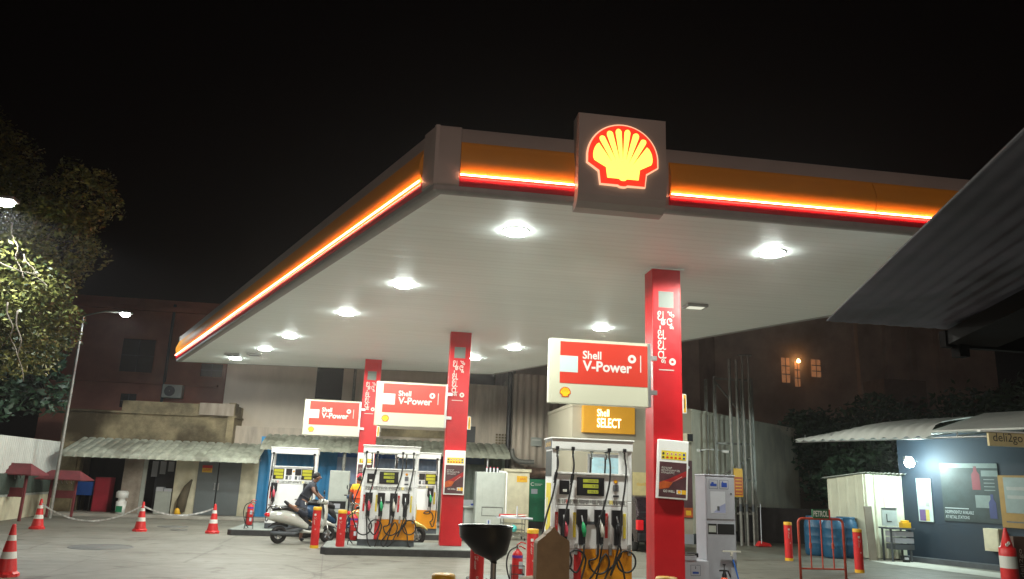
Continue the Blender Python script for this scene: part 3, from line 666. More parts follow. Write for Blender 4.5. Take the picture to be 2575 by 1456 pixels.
def pump_B(loc, label, side_col):
    t = thing('petrol_pump', label, 'petrol pump', loc, 0, 'petrol pumps on the islands')
    pump_shell(t); w = PW/2; fr = frame((-w, 0, 0)); X = lambda f: -w+f*PW
    g = MB(); g.fbox(fr, .56*PW if side_col is PNK else .10*PW, PW-.005, .14, .63, .004, .012, ORNG); g.build('orange_panel', t)
    for a0, a1 in ((.075, .31), (.69, .93)):
        g = MB(); g.fbox(fr, a0*PW, a1*PW, 1.33, 1.62, -.005, .015, BLACK); o = g.build('display', t, bevel=.005)
        g = MB()
        for i in range(3): g.fbox(fr, a0*PW+.02+(.06 if i == 0 else 0), a1*PW-.02, 1.345+i*.09, 1.345+i*.09+.075, .015, .018, LCDY)
        g.build('screen', o)
    for a0 in (.35, .55):
        g = MB(); g.fbox(fr, a0*PW, (a0+.13)*PW, 1.45, 1.62, -.005, .015, BLACK); g.fbox(fr, a0*PW, (a0+.05)*PW, 1.33, 1.42, -.005, .01, GREYD); g.fbox(fr, (a0+.08)*PW, (a0+.13)*PW, 1.33, 1.42, -.005, .01, GREYP); g.build('card_reader', t, bevel=.004)
    g = MB(); emblem(g, fr, .515*PW, 1.53, .05, EMY, REDP, c=-.005, th=.006); g.build('shell_emblem', t)
    for f, c, ff in ((.13, PNK, .045), (.82, GRN, .90)):
        nozzle_set(t, f, .72, c); g = MB(); g.fbox(fr, ff*PW, ff*PW+.04, .8, 1.12, -.002, .013, REDP if c is PNK else YELS); g.build('product_strip', t)
        g = MB(); g.fbox(fr, f*PW-.06, f*PW-.03, .60, .70, .014, .07, ALUM); g.build('hose_hook', t)
    y = -.06
    for f, n_, sg in ((.05, .13, -1), (.94, .82, 1)):
        x = X(f); gg = MB(); gg.cyl((x, -.03, 2.05), (x, -.035, 1.88), .018, CHROM, n=10); gg.box(x-.03, x+.03, -.05, .0, 2.0, 2.06, BLACK); gg.build('hose_outlet', t); gg = MB(); gg.cyl((x, y-.02, 1.58), (x, y-.02, 1.42), .03, BLACK, n=10); gg.build('breakaway_joint', t)
        xn = X(n_)
        hose(t, [(x, -.035, 1.92), (x+sg*.01, y, 1.7), (x+sg*.01, y-.02, 1.4), (x+sg*.04, y-.03, 1.0), (x+sg*.03, y-.05, .55), (xn+sg*.12, y-.05, .2)]+loop_pts(xn-sg*.04, .45, .15, y-.04, -60 if sg > 0 else 240, 140 if sg > 0 else 40)+[(xn, y-.07, .55), (xn+.02, -.12, .75)])
    return t
def boxy(loc): pass
pump_A((3.10, 11.86, .15), 'nearest petrol pump, with four hoses, under the largest lightbox sign', (PNK, GRN, NWH, BLACK))
pump_A((.06, 18.35, .15), 'second petrol pump, four hoses, left of the middle red pillar', (PNK, GRN, NWH, BLACK))
pump_B((-2.63, 23.0, .15), 'far left petrol pump behind the man on the scooter', PNK)
pump_B((.82, 22.6, .15), 'far petrol pump half hidden behind the second pump', GRN)

# ================================================================= BOLLARDS, CONES, EXTINGUISHERS
def bollard(loc, label):
    t = thing('bollard', label, 'bollard', loc, 0, 'red bollards with yellow caps')
    g = MB(); g.cyl((0, 0, .06), (0, 0, .86), .095, REDP, n=24); o = g.build('post', t)
    g = MB(); g.cyl((0, 0, 0), (0, 0, .065), .099, YEL, n=24); g.build('base_band', t); g = MB(); g.lathe([(.099, .845), (.099, .90), (.09, .915), (.001, .918)], (0, 0, 0), YEL, n=24); g.build('cap', t)
    g = MB(); fr = frame((-.03, -.098, .45)); g.fbox(fr, -.02, .025, .27, .315, 0, .002, LET); g.textrot('ವಿ-ಪವರ್', fr, -.018, .24, .028, .17, LET, c=.001, bold=0)
    g.textrot('ಶೆಲ್', fr, .018, .24, .018, .06, LET, c=-.0005, bold=0); g.lathe([(.01, 0), (.016, 0)], (.0, -.0965, .42), LET, n=12, axis='y'); g.build('lettering', t)
    return t
b0 = bollard((-1.56, 19.23, 0), 'red bollard in front of the silver scooter')
for p_, lb in (((-.92, 18.06, 0), 'red bollard at the left end of the second pump island'), ((1.27, 10.9, 0), 'red bollard partly under the black funnel'), ((2.45, 13.2, 0), 'red bollard between the fire extinguisher and tan board'),
               ((9.92, 18.77, 0), 'red bollard left of the red steel barrier'), ((10.3, 16.41, 0), 'red bollard between the barrier and corrugated shed'), ((.52, 6.82, 0), 'bollard showing only its yellow cap below the funnel'), ((G(1676, 1456, .9).x, G(1676, 1456, .9).y, 0), 'bollard showing only its yellow cap before the nearest pillar')):
    dup(b0, p_, lb)
def cone(loc, label, s=1, st=None):
    t = thing('traffic_cone', label, 'traffic cone', loc, random.random(), 'red and white traffic cones'); t.scale = (s, s, s)
    g = MB(); oc = [(.19*cos(radians(22.5+45*k)), .19*sin(radians(22.5+45*k))) for k in range(8)]
    g.poly(oc, frame((0, 0, 0), (1, 0, 0), (0, 1, 0)), 0, .045, REDP); g.lathe([(.19, .045), (.16, .07), (.145, .08)], (0, 0, 0), REDP, n=8, smooth=False); g.build('foot', t)
    g = MB(); R_ = lambda z: .145-(z-.08)*.118/.67
    seg = [(.08, .26, REDP), (.26, .36, LET), (.36, .52, REDP), (.52, .60, LET), (.60, .75, REDP)]
    for z0, z1, m_ in seg: g.lathe([(R_(z0), z0), (R_(z1), z1)], (0, 0, 0), m_, n=28)
    g.lathe([(R_(.75), .75), (.02, .762), (.001, .763)], (0, 0, 0), REDP, n=28); g.build('body', t)
    return t
c1 = cone((-8.97, 22.8, 0), 'traffic cone in front of the small red shelters')
dup(c1, (-6.44, 22.87, 0), 'traffic cone in front of the open doorway, middle of the tape'); dup(c1, (-4.57, 22.82, 0), 'traffic cone in front of the grey double door'); dup(c1, (-5.62, 13.45, 0), 'traffic cone cut off at the left bottom corner')
c5 = thing('traffic_cone', 'traffic cone with wide white band at the bottom right, beside the deli wall', 'traffic cone', (11.35, 13.35, 0), 0, 'red and white traffic cones')
g = MB(); g.box(-.2, .2, -.2, .2, 0, .04, REDP); g.build('foot', c5, bevel=.01)
g = MB(); g.lathe([(.15, .04), (.148, .25)], (0, 0, 0), REDP); g.lathe([(.148, .25), (.145, .45)], (0, 0, 0), REDP); g.lathe([(.145, .45), (.143, .66)], (0, 0, 0), LET); g.lathe([(.143, .66), (.14, .80), (.125, .81), (.105, .82), (.03, 1.12), (.025, 1.15), (.001, 1.155)], (0, 0, 0), REDP); g.build('body', c5)
g = MB(); g.lathe([(.02+.012*cos(a), .012*sin(a)) for a in [2*pi*k/8 for k in range(9)]], (-.08, -.10, .86), LET, n=12, axis='y'); g.lathe([(.02+.012*cos(a), .012*sin(a)) for a in [2*pi*k/8 for k in range(9)]], (-.04, -.10, .89), LET, n=12, axis='y'); g.build('chain_ring', c5)
# barrier tape between cones
TAPE = mat('barrier_tape', (.5, .5, .48), .5, var=.5, scale=14)
for a_, b_, sag, lb in (((-8.97, 22.8), (-6.44, 22.87), .42, 'striped tape sagging between the two cones on the left'), ((-6.44, 22.87), (-4.57, 22.82), .22, 'striped tape strung to the cone by the grey door')):
    g = MB(); pts = []
    for i in range(21):
        q = i/20; pts.append(Vector((a_[0]+(b_[0]-a_[0])*q, a_[1]-.03, .66-sag*4*q*(1-q))))
    vs = []
    for i, p_ in enumerate(pts): vs += [p_+Vector((0, 0, .022)), p_-Vector((0, .01*sin(i*1.3), .022))]
    g.add(vs, [(2*i, 2*i+2, 2*i+3, 2*i+1) for i in range(20)], TAPE); tag(g.build('barrier_tape'), lb, 'tape', 'barrier tape')
def extinguisher(loc, label, rz=0):
    t = thing('fire_extinguisher', label, 'fire extinguisher', loc, rz, 'red fire extinguishers in wire stands')
    g = MB(); g.lathe([(.001, .10), (.07, .10), (.083, .12), (.083, .56), (.07, .61), (.03, .64), (.025, .66)], (0, 0, 0), REDP, n=22); g.lathe([(.0845, .53), (.0845, .57)], (0, 0, 0), PURP, n=22); g.build('cylinder', t)
    g = MB(); g.fbox(frame((.03, -.083, .2)), -.02, .04, 0, .1, .0, .008, PAPER); g.fbox(frame((.03, -.083, .38)), -.02, .04, 0, .1, .0, .008, PAPER); g.build('paper_tag', t)
    g = MB(); g.cyl((0, 0, .65), (0, 0, .72), .022, CHROM, n=10); g.tube([(-.02, 0, .71), (.05, 0, .76), (.13, 0, .74)], .010, REDP, n=6); g.tube([(-.02, 0, .69), (.05, 0, .70), (.12, 0, .66)], .010, REDP, n=6); g.build('valve', t)
    hose_ = MB(); hose_.tube(cat_rom([(-.02, 0, .69), (-.13, -.02, .62), (-.17, -.02, .45), (-.13, -.03, .25), (-.05, -.05, .09), (.0, -.06, .03)]), .012, RUBB); hose_.build('hose', t)
    g = MB()
    for s in (-1, 1):
        for q in (-1, 1): g.tube([(s*.11, q*.07, 0), (s*.10, q*.06, .12), (s*.10, q*.06, .42)], .007, BLACK, n=6)
        g.tube([(s*.10, -.06, .42), (s*.10, .06, .42)], .006, BLACK, n=6)
    for z in (.09, .30, .42): g.tube([(-.10, -.09, z), (.10, -.09, z), (.10, .09, z), (-.10, .09, z), (-.10, -.09, z)], .006, BLACK, n=6)
    g.build('stand', t)
    return t
e0 = extinguisher((2.07, 12.4, 0), 'fire extinguisher standing between the funnel and tan board')
dup(e0, (-3.62, 22.7, .15), 'fire extinguisher at the far left end of the far island', scale=(1, 1, 1)); dup(e0, (-.67, 18.55, .15), 'fire extinguisher behind the bollards, left of the second pump')
for n_, (px, py, Y) in enumerate([]): pass

# ================================================================= FOREGROUND FUNNEL AND TAN BOARD
ft = thing('oil_funnel', 'big black funnel on a chrome stand in the foreground', 'funnel', (.755, 6.0, 0))
g = MB(); sh = lambda h: .06*max(0, (1.27-h)/.15)
g.lathe([(.195, 1.355), (.207, 1.36), (.207, 1.352), (.20, 1.345), (.197, 1.29), (.185, 1.262), (.10, 1.19), (.03, 1.145), (.022, 1.09)], (0, 0, 0), mat('funnel_plastic', (.012, .011, .011), .28, var=.15), n=48, shift=sh)
g.lathe([(.195, 1.355), (.192, 1.27), (.12, 1.16), (.02, 1.105)], (0, 0, 0), BLACK, n=48, shift=sh); g.build('bowl', ft)
g = MB(); x_ = .06*(1.27-1.1)/.15; g.cyl((x_, 0, 1.10), (x_, 0, .98), .022, ALUM, n=16); g.cyl((x_, 0, .98), (x_, 0, .92), .030, CHROM, n=6, smooth=False); g.cyl((x_, 0, .92), (x_-.01, 0, .02), .019, CHROM, n=16); g.build('pipe', ft)
g = MB(); g.cyl((x_, 0, .965), (x_-.05, -.02, .975), .010, ALUM, n=8); g.tube([(x_-.05, -.02, .985), (x_-.075, -.03, .94), (x_-.095, -.03, .86), (x_-.105, -.03, .82)], .007, mat('valve_handle', (.14, .05, .03), .5)); g.build('valve_handle', ft)
g = MB(); g.lathe([(.001, .0), (.22, 0), (.24, .02), (.24, .10), (.20, .14), (.001, .14)], (x_-.01, 0, 0), BLACK, n=32); g.build('tank', ft)
tb = thing('tan_board', 'tan brown pointed board standing on a rounded base in the foreground', 'board', (1.055, 5.0, 0))
g = MB(); fr = frame((0, 0, 0))
prf = [(-.112, 0), (.112, 0), (.108, 1.36), (.10, 1.375), (.045, 1.405), (.022, 1.43), (.004, 1.452), (-.008, 1.45), (-.018, 1.432), (-.05, 1.41), (-.055, 1.40), (-.062, 1.395), (-.105, 1.365), (-.112, 1.35)]
prf = [(a*.95+.008, b-.035 if b > 1 else b) for a, b in prf]; g.poly(prf, fr, 0, -.11, TAN, side=TANL); g.build('board', tb, bevel=.008)
g = MB(); g.lathe([(.001, 0), (.21, 0), (.22, .9), (.20, 1.06), (.15, 1.095), (.001, 1.11)], (-.02, .12, 0), TAN, n=32); g.build('base', tb)

# ================================================================= SERVICE CABINETS
cb = thing('service_cabinet', 'tall grey service cabinet with blue pictograms, right of the nearest pillar', 'cabinet', (5.06, 12.2, .15))
fr = frame((0, 0, 0)); g = MB(); g.box(-.0, .50, 0, .42, 0, 1.735, GREYP); g.box(-.01, .51, -.012, .43, 1.72, 1.745, GREYP); g.build('body', cb, bevel=.008)
g = MB(); g.fbox(fr, .02, .48, 1.05, 1.70, 0, .010, GREYP); g.build('upper_door', cb, bevel=.004)
g = MB(); g.fbox(fr, .015, .485, .02, .99, 0, .008, GREYP); g.build('lower_door', cb, bevel=.004)
g = MB(); g.fbox(fr, .03, .47, .82, .98, .008, .010, DARKO); g.fbox(fr, .175, .185, .82, .98, .010, .014, GREYP); g.fbox(fr, .04, .16, .85, .95, .010, .012, GREYL); g.build('opening', cb)
g = MB()
for a in (.06, .24):
    g.fbox(fr, a, a+.15, 1.52, 1.66, .010, .0115, GREYD); g.fbox(fr, a+.006, a+.144, 1.526, 1.654, .0115, .0125, GREYP)
g.fbox(fr, .08, .19, 1.56, 1.60, .0125, .0145, ICONB); g.fbox(fr, .10, .14, 1.60, 1.625, .0125, .0145, ICONB); g.fbox(fr, .27, .365, 1.55, 1.62, .0125, .0145, ICONB); g.fbox(fr, .28, .30, 1.62, 1.64, .0125, .0145, ICONB); g.build('pictogram', cb)
g = MB(); g.fbox(fr, .08, .33, 1.14, 1.48, .010, .012, PAPER); g.add([fp(fr, *q, .0128) for q in ((.12, 1.15), (.33, 1.15), (.33, 1.30), (.25, 1.26))], [(0, 1, 2, 3)], mat('paper_print', (.3, .33, .5), .6)); g.fbox(fr, .19, .23, 1.18, 1.25, .0128, .014, GREYD); g.build('notice', cb)
g = MB(); g.fbox(fr, .42, .44, 1.44, 1.46, .010, .02, BLACK); g.build('lock', cb)
sq = thing('squeegee', 'window squeegee with blue handle leaning on the grey cabinet', 'squeegee', (5.44, 12.02, 0))
g = MB(); g.fbox(frame((0, .12, .72)), -.15, .15, -.01, .012, 0, .03, NWH); g.fbox(frame((0, .12, .68)), -.02, .02, -.03, .03, 0, .03, NWH); g.build('blade', sq)
g = MB(); g.cyl((.0, .10, .69), (.015, .085, .60), .01, ALUM); g.cyl((.015, .085, .60), (.09, -.02, .16), .012, mat('blue_handle', (.02, .12, .45), .4)); g.build('handle', sq)
sp = thing('spray_bottle', 'orange pressure spray bottle with black pump, before the grey cabinet', 'spray bottle', (5.17, 11.8, .15))
g = MB(); g.lathe([(.001, 0), (.075, 0), (.08, .02), (.08, .12), (.06, .19), (.035, .22)], (0, 0, 0), ORP, n=20); g.build('bottle', sp)
g = MB(); g.lathe([(.037, .215), (.037, .25), (.025, .28), (.02, .31)], (0, 0, 0), BLACK, n=14); g.tube([(-.08, 0, .315), (0, 0, .32), (.06, 0, .31), (.085, 0, .25), (.095, 0, .22)], .013, BLACK); g.cyl((0, 0, .32), (0, 0, .40), .007, BLACK); g.box(-.02, .02, -.01, .01, .395, .41, BLACK); g.build('nozzle', sp)
bn = thing('litter_box', 'low grey bin box with a pictogram beside the tall grey cabinet', 'bin', (4.79, 12.1, .15))
g = MB(); g.box(-.20, .26, 0, .3, 0, .42, GREYP); g.box(-.20, .06, -.01, .28, .42, .50, GREYP); g.build('body', bn, bevel=.008)
g = MB(); g.box(-.17, .10, .02, .25, .47, .53, BLACK); g.box(-.2, .03, -.014, .1, .505, .52, ALUM); g.build('lid', bn)
fr = frame((-.03, 0, .2)); g = MB(); g.fbox(fr, -.01, .15, 0, .16, 0, .002, GREYD); g.fbox(fr, -.004, .144, .006, .154, .002, .003, GREYP); g.fbox(fr, .02, .12, .03, .06, .003, .005, ICONB); g.fbox(fr, .065, .075, .10, .14, .003, .005, LETD); g.build('pictogram', bn)
c2_ = thing('service_cabinet', 'grey service cabinet on the far island between the scooter riders', 'cabinet', (-1.36, 23.4, .15)); c2_.scale = (.9, 1, 1)
fr = frame((-.31, 0, 0)); g = MB(); g.box(-.31, .31, 0, .35, 0, 1.62, GREYL); g.build('body', c2_, bevel=.008)
g = MB(); g.fbox(fr, .02, .60, .80, 1.60, 0, .01, GREYL); g.build('upper_door', c2_, bevel=.004); g = MB(); g.fbox(fr, .03, .57, .56, .77, 0, .006, DARKO); g.fbox(fr, .20, .40, .57, .70, .006, .02, GREYP); g.build('opening', c2_); g = MB(); g.fbox(fr, .18, .38, .42, .46, 0, .004, GREYD); g.fbox(fr, .3, .33, .25, .33, 0, .02, BLACK); g.build('lower_door', c2_)
kx = thing('equipment_cabinet', 'pale grey-green steel cabinet with a panelled door, beyond the funnel', 'cabinet', (3.22, 24.8, 0))
x0, x1, z0, z1 = RC(1195, 1188, 1268, 1335, 24.8); w_ = x1-x0
fr = frame((-w_/2, 0, 0)); g = MB(); g.box(-w_/2, w_/2, 0, .6, .0, 1.9, GREYL); g.build('body', kx, bevel=.02)
g = MB(); g.fbox(fr, .20, w_-.06, .85, 1.84, 0, .012, GREYL); g.build('upper_door', kx, bevel=.004)
g = MB(); g.fbox(fr, .20, w_-.06, .57, .83, 0, .004, BLACK); g.fbox(fr, .215, w_-.075, .585, .815, .004, .006, GREYL); g.build('service_flap', kx)
g = MB(); g.fbox(fr, .36, .50, .28, .46, 0, .003, PAPER); g.fbox(fr, .41, .45, .31, .44, .003, .004, ICONB); g.build('pictogram', kx)
g = MB(); g.cyl((w_/2+.05, .05, .6), (w_/2+.05, .05, 1.9), .03, WHITE); g.cyl((w_/2+.05, .05, 1.9), (w_/2-.2, .05, 1.93), .03, WHITE); g.build('pipe', kx)
g = MB(); fr = frame(D(1224, 1192, 25)); 
for i in range(4):
    p_ = D(1224+i*9, 1190, 25.1); g.cyl((p_.x, p_.y, 1.90), (p_.x, p_.y, 2.03), .03, PAPER, n=10); g.cyl((p_.x, p_.y, 2.03), (p_.x, p_.y, 2.06), .02, PNK, n=10)
tag(g.build('bottle_pack'), 'pack of small pink and white bottles on the pale steel cabinet', 'bottle pack')
x0, x1, z0, z1 = RC(1268, 1190, 1330, 1340, 26.5)
cc = thing('electric_cabinet', 'cream electrical cabinet with a small yellow warning sign', 'cabinet', ((x0+x1)/2, 26.5, 0)); w_ = x1-x0
g = MB(); g.box(-w_/2, w_/2, 0, .7, 0, 1.95, CREAM); g.box(-w_/2-.05, w_/2+.05, -.06, .75, 1.95, 2.05, CREAM); g.build('body', cc, bevel=.01)
g = MB(); fr = frame((0, 0, 1.62)); g.fbox(fr, -.02, .34, 0, .20, 0, .006, YEL); g.text('⚠ ಅಪಾಯ', fr, .0, .06, .09, REDP, w=.28, c=.008, bold=0); g.build('warning_sign', cc)
x0, x1, z0, z1 = RC(1325, 1205, 1378, 1308, 28.6)
gc = thing('generator_cabinet', 'green generator cabinet by the back wall', 'generator', ((x0+x1)/2, 28.6, 0)); w_ = x1-x0
g = MB(); g.box(-w_/2, w_/2+.3, 0, .9, .25, z1, GREEN); g.build('body', gc, bevel=.02); g = MB(); g.box(-w_/2, w_/2+.3, .02, .88, 0, .25, BLACK); g.build('base', gc)
fr = frame((-w_/2, 0, z1)); g = MB(); g.text('C', fr, .12, -.24, .12, LET, w=.12, c=.004); g.fbox(fr, .27, .55, -.18, -.165, 0, .004, LET); g.fbox(fr, .27, .5, -.22, -.21, 0, .004, LET); g.fbox(fr, .15, .38, -.52, -.35, 0, .003, GREYP); g.build('lettering', gc)
# trolley with odds and ends, desk
tr = thing('trolley', 'wire trolley loaded with pipes and a teal cloth beyond the funnel', 'trolley', (D(1292, 1330, 23).x, 23, 0))
g = MB(); w_ = .32
for sx in (-1, 1):
    for sy in (0, 1): g.cyl((sx*w_, sy*.5, .05), (sx*w_, sy*.5, .62), .012, CHROM)
for z in (.12, .28, .45): g.tube([(-w_, 0, z), (w_, 0, z), (w_, .5, z), (-w_, .5, z), (-w_, 0, z)], .009, CHROM, n=6)
g.build('frame', tr)
g = MB(); g.box(-w_-.15, w_+.2, -.02, .5, .60, .625, PAPER); g.build('top', tr)
g = MB(); g.box(-.42, .35, .1, .16, .64, .72, REDP); g.build('red_rail', tr)
g = MB(); g.cyl((-.4, .02, .66), (.55, .05, .60), .035, PAPER); g.cyl((-.3, .1, .66), (.35, -.05, .70), .02, NWH); g.cyl((.08, 0, .6), (.08, 0, .95), .02, PAPER); g.build('pipe', tr)
g = MB(); g.lathe([(.001, -.10), (.08, -.08), (.11, 0), (.08, .07), (.001, .1)], (-.02, -.05, .33), TEAL, n=10, smooth=False); g.build('cloth', tr)
for k in range(4):
    g = MB(); g.lathe([(.001, -.015), (.04, -.015), (.04, .015), (.001, .015)], ((-1)**k*w_, .5*(k//2), .04), BLACK, n=12, axis='x'); g.build('wheel', tr)
dk = thing('desk', 'low pale desk with papers behind the middle pillar', 'desk', (D(1190, 1330, 25.5).x, 25.5, 0))
g = MB(); g.box(-.5, .35, -.05, .55, .78, .82, GREYL); g.build('top', dk); g = MB(); g.box(-.3, .3, .05, .5, 0, .78, GREYL); g.build('drawer', dk); g = MB(); g.box(-.1, .15, .05, .25, .82, .85, PAPER, Matrix.Rotation(.1, 4, 'Y')); g.box(.0, .3, .1, .3, .85, .9, ICONB, Matrix.Rotation(-.1, 4, 'Y')); g.build('papers', dk)

# ================================================================= BACK: SHEDS UNDER AWNINGS
def sheet(mb, x0, x1, prof, pitch, amp, mt, k=8, rib=False):
    # corrugations run down the profile; prof = list of (y,z)
    n = max(2, int((x1-x0)/pitch*k)); m_ = len(prof); vs = []
    for i in range(n+1):
        x = x0+(x1-x0)*i/n; ph = (x-x0)/pitch*2*pi; s = (math.exp(-((ph % (2*pi))-pi)**2/.55)*2-.6)*amp if rib else math.tanh(2.2*sin(ph))*amp
        for j, (y, z) in enumerate(prof):
            y0, z0 = prof[max(0, j-1)]; y1, z1 = prof[min(m_-1, j+1)]; L = sqrt((y1-y0)**2+(z1-z0)**2); vs.append((x, y-(z1-z0)/L*s*(-1), z+(-(y1-y0)/L)*s*(-1)))
    mb.add(vs, [(i*m_+j, i*m_+j+1, (i+1)*m_+j+1, (i+1)*m_+j) for i in range(n) for j in range(m_-1)], mt, True)
def wallsheet(mb, x0, x1, y, z0, z1, pitch, amp, mt): sheet(mb, x0, x1, [(y, z1), (y, z0)], pitch, amp, mt)
sd = thing('store_shed', 'long low shed with cream and grey panels under a corrugated awning', 'shed', (-7.7, 29.9, 0))
def BX(px0, px1, pyt, pyb, Y): return RC(px0, pyt, px1, pyb, Y)
g = MB(); prof = [(29.95, 2.62), (29.3, 2.42), (28.6, 2.22), (28.3, 2.12), (28.18, 2.04), (28.14, 1.92)]
sheet(g, -10.75, -4.40, prof, .29, .028, SHEET, rib=True); g.build('awning', sd, world=True)
g = MB(); g.box(-10.7, -4.45, 28.3, 28.36, 1.98, 2.04, ALUM)
for x_ in (-10.5, -8.9, -7.4, -5.9, -4.6): g.box(x_, x_+.05, 28.3, 29.9, 2.02, 2.08, ALUM)
g.build('awning_frame', sd, world=True)
Yb = 29.7
X_ = lambda px, py=1240: D(px, py, Yb).x
g = MB()
for a, b, m_, pt in ((575, 602, 0, 0),): pass
def wal(px0, px1, mt, name='panel', z1=2.45, z0=.09, pitch=None):
    q = MB()
    if pitch: wallsheet(q, X_(px0), X_(px1), Yb-.02, z0, z1, pitch, .02, mt)
    else: q.box(X_(px0), X_(px1), Yb-.02, Yb+.05, z0, z1, mt)
    return q.build(name, sd, world=True)
wal(182, 190, STAINW, 'post'); wal(303, 352, mat('weathered_panel', (.34, .29, .24), .8, var=.4, scale=2, spots=.5), pitch=.5); wal(434, 492, CREAM, pitch=.42); wal(600, 651, CREAM, pitch=.42)
wal(352, 362, GREYL, 'post')
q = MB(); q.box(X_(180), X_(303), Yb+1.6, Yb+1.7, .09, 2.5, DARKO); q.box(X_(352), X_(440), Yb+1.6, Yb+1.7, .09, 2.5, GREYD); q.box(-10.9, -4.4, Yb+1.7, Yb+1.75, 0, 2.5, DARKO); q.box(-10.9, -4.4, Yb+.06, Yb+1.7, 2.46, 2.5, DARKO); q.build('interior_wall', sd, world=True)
for a, b in ((490, 543), (543, 602)):
    q = MB(); x0, x1 = X_(a), X_(b); q.box(x0+.02, x1-.02, Yb-.04, Yb+.01, .10, 1.98, GREYDOOR); q.box(x0, x1, Yb-.02, Yb+.03, 1.98, 2.45, GREYDOOR); d_ = q.build('door', sd, world=True, bevel=.006)
    q = MB(); hx = (x1-.08 if a == 490 else x0+.05); q.box(hx, hx+.03, Yb-.08, Yb-.04, .95, 1.2, ALUM); o = q.build('handle', d_); o.location = -sd.location
q = MB(); x0, x1, z0, z1 = RC(509, 1170, 534, 1188, Yb-.05); q.box(x0, x1, Yb-.055, Yb-.045, z0, z1, YEL); q.box(x0, x1, Yb-.058, Yb-.055, z1-.10, z1, REDP); q.text('ಎಚ್ಚರಿಕೆ', frame((x0, Yb-.056, z0)), .04, .05, .09, REDP, w=.25, bold=0); tag(q.build('warning_notice'), 'small yellow and red notice on the grey double door', 'notice')
# things in the shed
q = thing('blue_crate', 'blue plastic crate in the dark left bay of the shed', 'crate', (D(208, 1230, 30).x, 30, .09)); x0, x1, z0, z1 = RC(190, 1211, 232, 1245, 30)
g = MB(); g.box(x0, x1, 30, 30.5, z0, z1, mat('crate_blue', (.015, .09, .38), .5)); g.build('crate', q, world=True); g = MB()
for s in (x0+.03, x1-.06): g.box(s, s+.03, 30.02, 30.06, .09, z0, BLACK); g.box(s, s+.03, 30.42, 30.46, .09, z0, BLACK)
g.build('stand', q, world=True)
x0, x1, z0, z1 = RC(233, 1200, 272, 1298, 30); q = thing('red_locker', 'dark red cupboard beside the blue crate in the shed', 'cupboard', ((x0+x1)/2, 30, .09))
g = MB(); g.box(x0, x1, 30, 30.5, .09, z1, mat('dim_red', (.30, .012, .03), .6)); g.build('body', q, world=True, bevel=.01); g = MB(); g.box(x0+.03, x1-.03, 29.985, 30, .15, z1-.05, mat('dim_red2', (.36, .015, .035), .6)); g.build('door', q, world=True, bevel=.01)
q = thing('water_dispenser', 'white stacked containers with a green front in the shed', 'containers', (D(301, 1290, 29.3).x, 29.3, .09))
g = MB(); g.lathe([(.001, 0), (.15, 0), (.17, .4), (.12, .42)], (0, 0, 0), WHITE, n=16); g.box(-.1, .1, -.17, -.15, .05, .25, GREEN); g.build('lower_tub', q); g = MB(); g.lathe([(.12, .42), (.11, .5), (.19, .52), (.2, .7), (.15, .75), (.001, .76)], (0, 0, 0), WHITE, n=16); g.build('upper_tub', q)
x0, x1, z0, z1 = RC(388, 1228, 428, 1298, 29.75); q = MB(); q.box(x0, x1, 29.75, 30.1, .09, z1-.1, GREYL); q.box(x0, x0+(x1-x0)*.45, 29.75, 30.0, z1-.1, z1+.04, PAPER); q.box(x0+(x1-x0)*.5, x1, 29.75, 30.0, z1-.1, z1, PAPER); tag(q.build('carton_stack'), 'pale cartons stacked in the open shed doorway', 'cartons')
x0, x1, z0, z1 = RC(383, 1160, 425, 1185, 30.6); q = MB(); 
for i in range(3): q.box(x0+i*.28, x0+i*.28+.2, 30.6, 30.62, z0-.2+.1*i, z1, PAPER)
tag(q.build('pinned_papers'), 'papers hanging inside the open shed doorway', 'papers')
q = thing('tool_bag', 'dark long bag with a yellow foot leaning on the cream shed panel', 'bag', (D(452, 1290, 29.4).x, 29.4, .09))
g = MB(); g.tube([(0, 0, .1), (.02, 0, .5), (.12, .1, .95), (.22, .18, 1.2)], .1, mat('bag_olive', (.10, .08, .05), .8, var=.4), n=10, rad=[.15, .17, .11, .03]); g.build('sack', q); g = MB(); g.lathe([(.001, 0), (.12, 0), (.10, .2), (.06, .24)], (-.06, -.08, 0), YEL, n=10); g.build('foot', q)

# blue part under awning 2
s2 = thing('blue_shed', 'blue and blue-grey corrugated shed behind the pumps with an awning', 'shed', (0, 29.9, 0))
g = MB(); prof = [(29.95, 3.0), (29.3, 2.85), (28.8, 2.72), (28.5, 2.62), (28.36, 2.53), (28.30, 2.40)]
sheet(g, -4.42, 4.35, prof, .29, .028, SHEET, rib=True); g.build('awning', s2, world=True)
g = MB(); g.box(-4.35, 4.25, 28.4, 28.46, 2.46, 2.52, ALUM)
for x_ in (-4.2, -2.2, 0, 2.0, 3.98): g.box(x_, x_+.05, 28.4, 29.9, 2.5, 2.56, ALUM)
g.cyl((3.55, 28.5, .09), (3.55, 28.5, 2.5), .04, ALUM); g.cyl((-1.55, 28.5, .09), (-1.55, 28.5, 2.5), .06, STEEL)
g.build('awning_frame', s2, world=True)
g = MB(); wallsheet(g, -4.62, -1.86, Yb-.02, .09, 2.9, .30, .02, BLUE); g.build('blue_wall', s2, world=True)
g = MB(); wallsheet(g, -1.86, 1.9, Yb-.02, .09, 2.9, .36, .025, BLUEG); g.build('grey_wall', s2, world=True)
g = MB(); wallsheet(g, 1.9, 4.4, Yb+.3, .09, 2.9, .36, .03, mat('dull_green_sheet', (.13, .16, .13), .6, var=.25)); g.build('green_wall', s2, world=True)
g = MB(); g.box(-1.86, 1.9, Yb-.08, Yb-.04, 2.28, 2.75, mat('royal_blue', (.02, .11, .40), .5)); g.box(1.9, 3.6, Yb+.2, Yb+.24, 2.2, 2.6, mat('tarpaulin', (.02, .06, .14), .6)); g.build('blue_band', s2, world=True)
